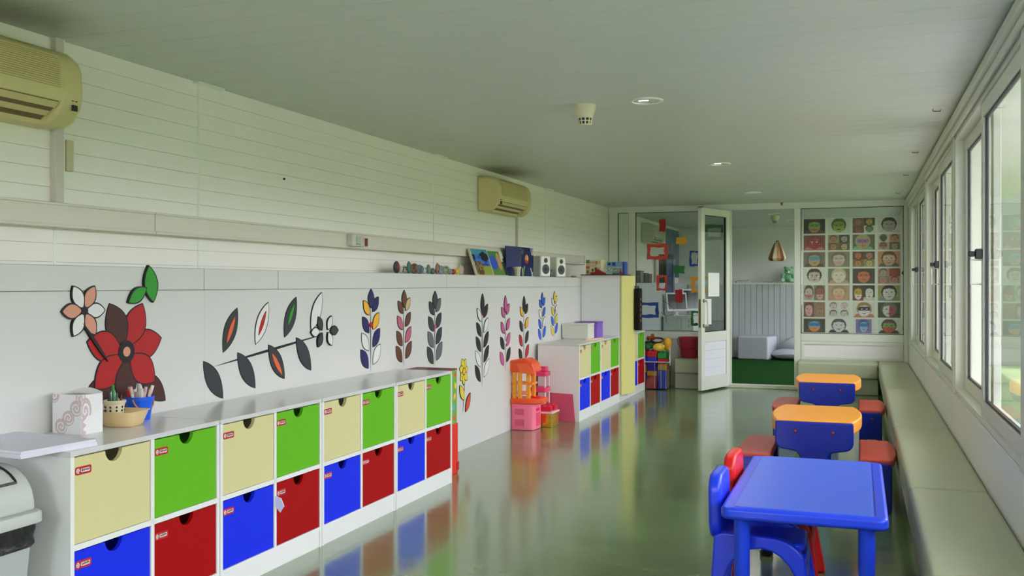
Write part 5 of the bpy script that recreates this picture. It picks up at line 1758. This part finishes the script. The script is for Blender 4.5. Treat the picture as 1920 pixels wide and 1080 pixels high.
for s in (-1, 1):
    MB().ball((s * 0.058, 0.0, 0.258), (0.028, 0.018, 0.028), 12, 8).build('ear', MINT, td, smooth=True)
    lg = MB().ball((s * 0.075, -0.10, 0.042), (0.045, 0.06, 0.042), 14, 8).build('leg', MINT, td, smooth=True)
    MB().ball((s * 0.075, -0.155, 0.046), (0.034, 0.012, 0.034), 12, 8).build('paw_pad', PALEP, lg, smooth=True)
    MB().ball((s * 0.025, -0.07, 0.215), 0.008, 8, 6).build('eye', BLACK, td, smooth=True)
mz = MB().ball((0, -0.07, 0.185), (0.032, 0.028, 0.026), 12, 8).build('muzzle', PALEP, td, smooth=True)
MB().ball((0, -0.098, 0.192), (0.010, 0.006, 0.008), 8, 6).build('nose', BLACK, mz, smooth=True)
for i, (x, z, w_, h_, c, a, lb) in enumerate(((-1.98, 1.33, .17, .022, (60, 54, 60), .2, 'dark closed book under another on the far room ledge'), (-1.93, 1.352, .15, .02, (130, 120, 110), -.15, 'grey book on top of the dark one on the far ledge'),
                                             (-1.70, 1.33, .19, .018, (110, 84, 62), .1, 'brown book lying flat on the far room ledge'), (-1.52, 1.33, .12, .016, (150, 90, 80), -.3, 'small reddish book beside the brown one on the far ledge'))):
    t = thing('book', lb, 'book', (x, 17.49, z), a, 'books on the far room ledge')
    MB().box(-w_ / 2, w_ / 2, -0.06, 0.06, 0, .003).box(-w_ / 2, w_ / 2, -0.06, 0.06, h_ - .003, h_).box(-w_ / 2, -w_ / 2 + .004, -0.06, 0.06, .003, h_ - .003).build('cover', mat('book_cover_%d' % i, c, 0.6), t)
    MB().box(-w_ / 2 + .004, w_ / 2 - .004, -0.056, 0.056, .003, h_ - .003).build('pages', PAPER, t)


def blobs(u, v):
    cols = ((60, 110, 90), (190, 90, 80), (60, 80, 150), (206, 180, 80), (150, 70, 110), (60, 130, 150))
    gx_, gy_ = u * 8, v * 6 + .5 * (int(u * 8) % 2)
    ix, iy = int(gx_), int(gy_)
    k = hsh(ix, iy)
    if k > .35 and ((gx_ - ix - .5) / .28) ** 2 + ((gy_ - iy - .5) / .38) ** 2 < 1:
        return cols[int(k * 97) % 6]
    return (86, 130, 160)


mu = thing('wall_board', 'light blue board with coloured drops on the far room side wall', 'board', (XU, 16.35, 1.42))
MB().box(0, 0.02, 0, 1.22, 0, 0.84).build('panel', mat('light_blue_board', (110, 150, 172), 0.6), mu, bevel=0.003)
printed('printed_drops', (0.02, 0.01, 0.01), (0, 1.2, 0), (0, 0, 0.82), 90, 60, blobs, mu, None, 0.001)
tv = thing('display_cabinet', 'tall dark cabinet with a bluish glossy door hanging in the far room corner', 'cabinet', (-2.90, 15.35, 1.0))
MB().box(-0.13, 0.10, 0, 0.14, 0, 0.78).build('case', mat('charcoal_case', (52, 54, 56), 0.4), tv, bevel=0.008)
MB().box(-0.005, 0.085, -0.008, 0.0, 0.12, 0.70).build('door', mat('bluish_gloss', (96, 112, 160), 0.08, 0.8), tv)
MB().box(0.10, 0.108, 0.015, 0.125, 0.12, 0.70).build('door', MATS['bluish_gloss'], tv)
MB().box(-0.09, 0.03, 0.02, 0.10, -0.06, 0.0).build('base_bracket', mat('charcoal_bracket', (40, 42, 44), 0.5), tv, bevel=0.01)
for z in (0.30, 0.50):
    MB().box(-0.01, 0.088, -0.010, -0.006, z, z + 0.006).build('shelf_line', MATS['charcoal_case'], tv)
dk = thing('office_desk', 'white desk with a steel-handled drawer unit beyond the partition glass', 'desk', (-2.90, 14.95, 0))
WD = mat('white_desk', (206, 210, 206), 0.4)
MB().box(0.0, 0.50, 0.0, 1.45, 0.785, 0.81).build('desktop', WD, dk, bevel=0.003)
MB().box(0.02, 0.30, 0.01, 0.03, 0.05, 0.785).build('end_panel', mat('grey_green_panel', (190, 200, 190), 0.4), dk)
MB().box(0.31, 0.49, 0.01, 0.6, 0.05, 0.785).build('drawer_unit', WD, dk, bevel=0.004)
MB().box(0.02, 0.48, 1.40, 1.42, 0.0, 0.785).build('end_panel', WD, dk)
for z in (0.56, 0.66, 0.73):
    MB().tube([(0.42, 0.01, z - 0.02), (0.42, -0.02, z - 0.02), (0.42, -0.02, z + 0.02), (0.42, 0.01, z + 0.02)], 0.006, 6).build('handle', mat('steel_handle', (160, 160, 156), 0.3, metal=0.9), dk)
MB().box(0.04, 0.46, 0.02, 0.58, 0.0, 0.05).build('plinth', DARK, dk)
for x, y, s, lb in ((-2.70, 15.16, 1.0, 'white-framed computer monitor nearer the cabinet with bluish door'), (-2.50, 15.62, 1.2, 'white-framed computer monitor nearer the doorway')):
    t = thing('computer_monitor', lb, 'monitor', (x, y, 0.81), R(38), 'computer monitors on the far desk')
    MB().box(-0.09, 0.09, -0.06, 0.08, 0, 0.012).build('base', WD, t, bevel=0.004)
    MB().box(-0.025, 0.025, 0.0, 0.025, 0.012, 0.10).build('stand', WD, t)
    pn = MB().box(-0.18 * s, 0.18 * s, -0.022, 0.022, 0.0, 0.30 * s).build('frame', WD, t, loc=(0, 0, 0.06), rot=(R(-10), 0, 0), bevel=0.006)
    MB().box(-0.155 * s, 0.155 * s, -0.0235, -0.0215, 0.035, 0.275 * s).build('screen', mat('dark_screen', (24, 26, 34), 0.15), pn)
for i, (pts, lb) in enumerate((([(-2.86, 15.2, .935), (-2.88, 15.12, .92), (-2.88, 15.0, .88), (-2.84, 14.93, .82), (-2.82, 14.925, .70)], 'thin black cable dangling below the dark cabinet'),
                               ([(-2.88, 14.9, 1.05), (-2.80, 14.9, 1.0), (-2.70, 14.9, .92), (-2.72, 14.9, .84), (-2.82, 14.9, .80), (-2.9, 14.9, .86)], 'looped black cable beside the white desk'))):
    tag(MB().tube(pts, 0.004, 6).build('cable', BLACK), lb, 'cable')
for i, (y, h, c, lb) in enumerate(((13.3, .10, (60, 66, 56), 'dark olive storage box on the far side ledge'), (13.6, .16, (110, 116, 104), 'grey-green storage tub on the far side ledge'), (13.9, .13, (36, 36, 34), 'black storage box on the far side ledge'),
                                   (14.2, .12, (90, 84, 70), 'brown-grey storage box on the far side ledge'))):
    t = thing('storage_box', lb, 'box', (-3.02, y, 1.321), 0, 'boxes on the far side ledge')
    MB().box(-.075, .075, 0, .22, 0, h).build('body', mat('ledge_box_%d' % i, c, 0.5), t, bevel=0.006)
    MB().box(-.079, .079, -.004, .224, h, h + .015).build('lid', mat('ledge_box_lid_%d' % i, tuple(int(q * .85) for q in c), 0.5), t, bevel=0.004)
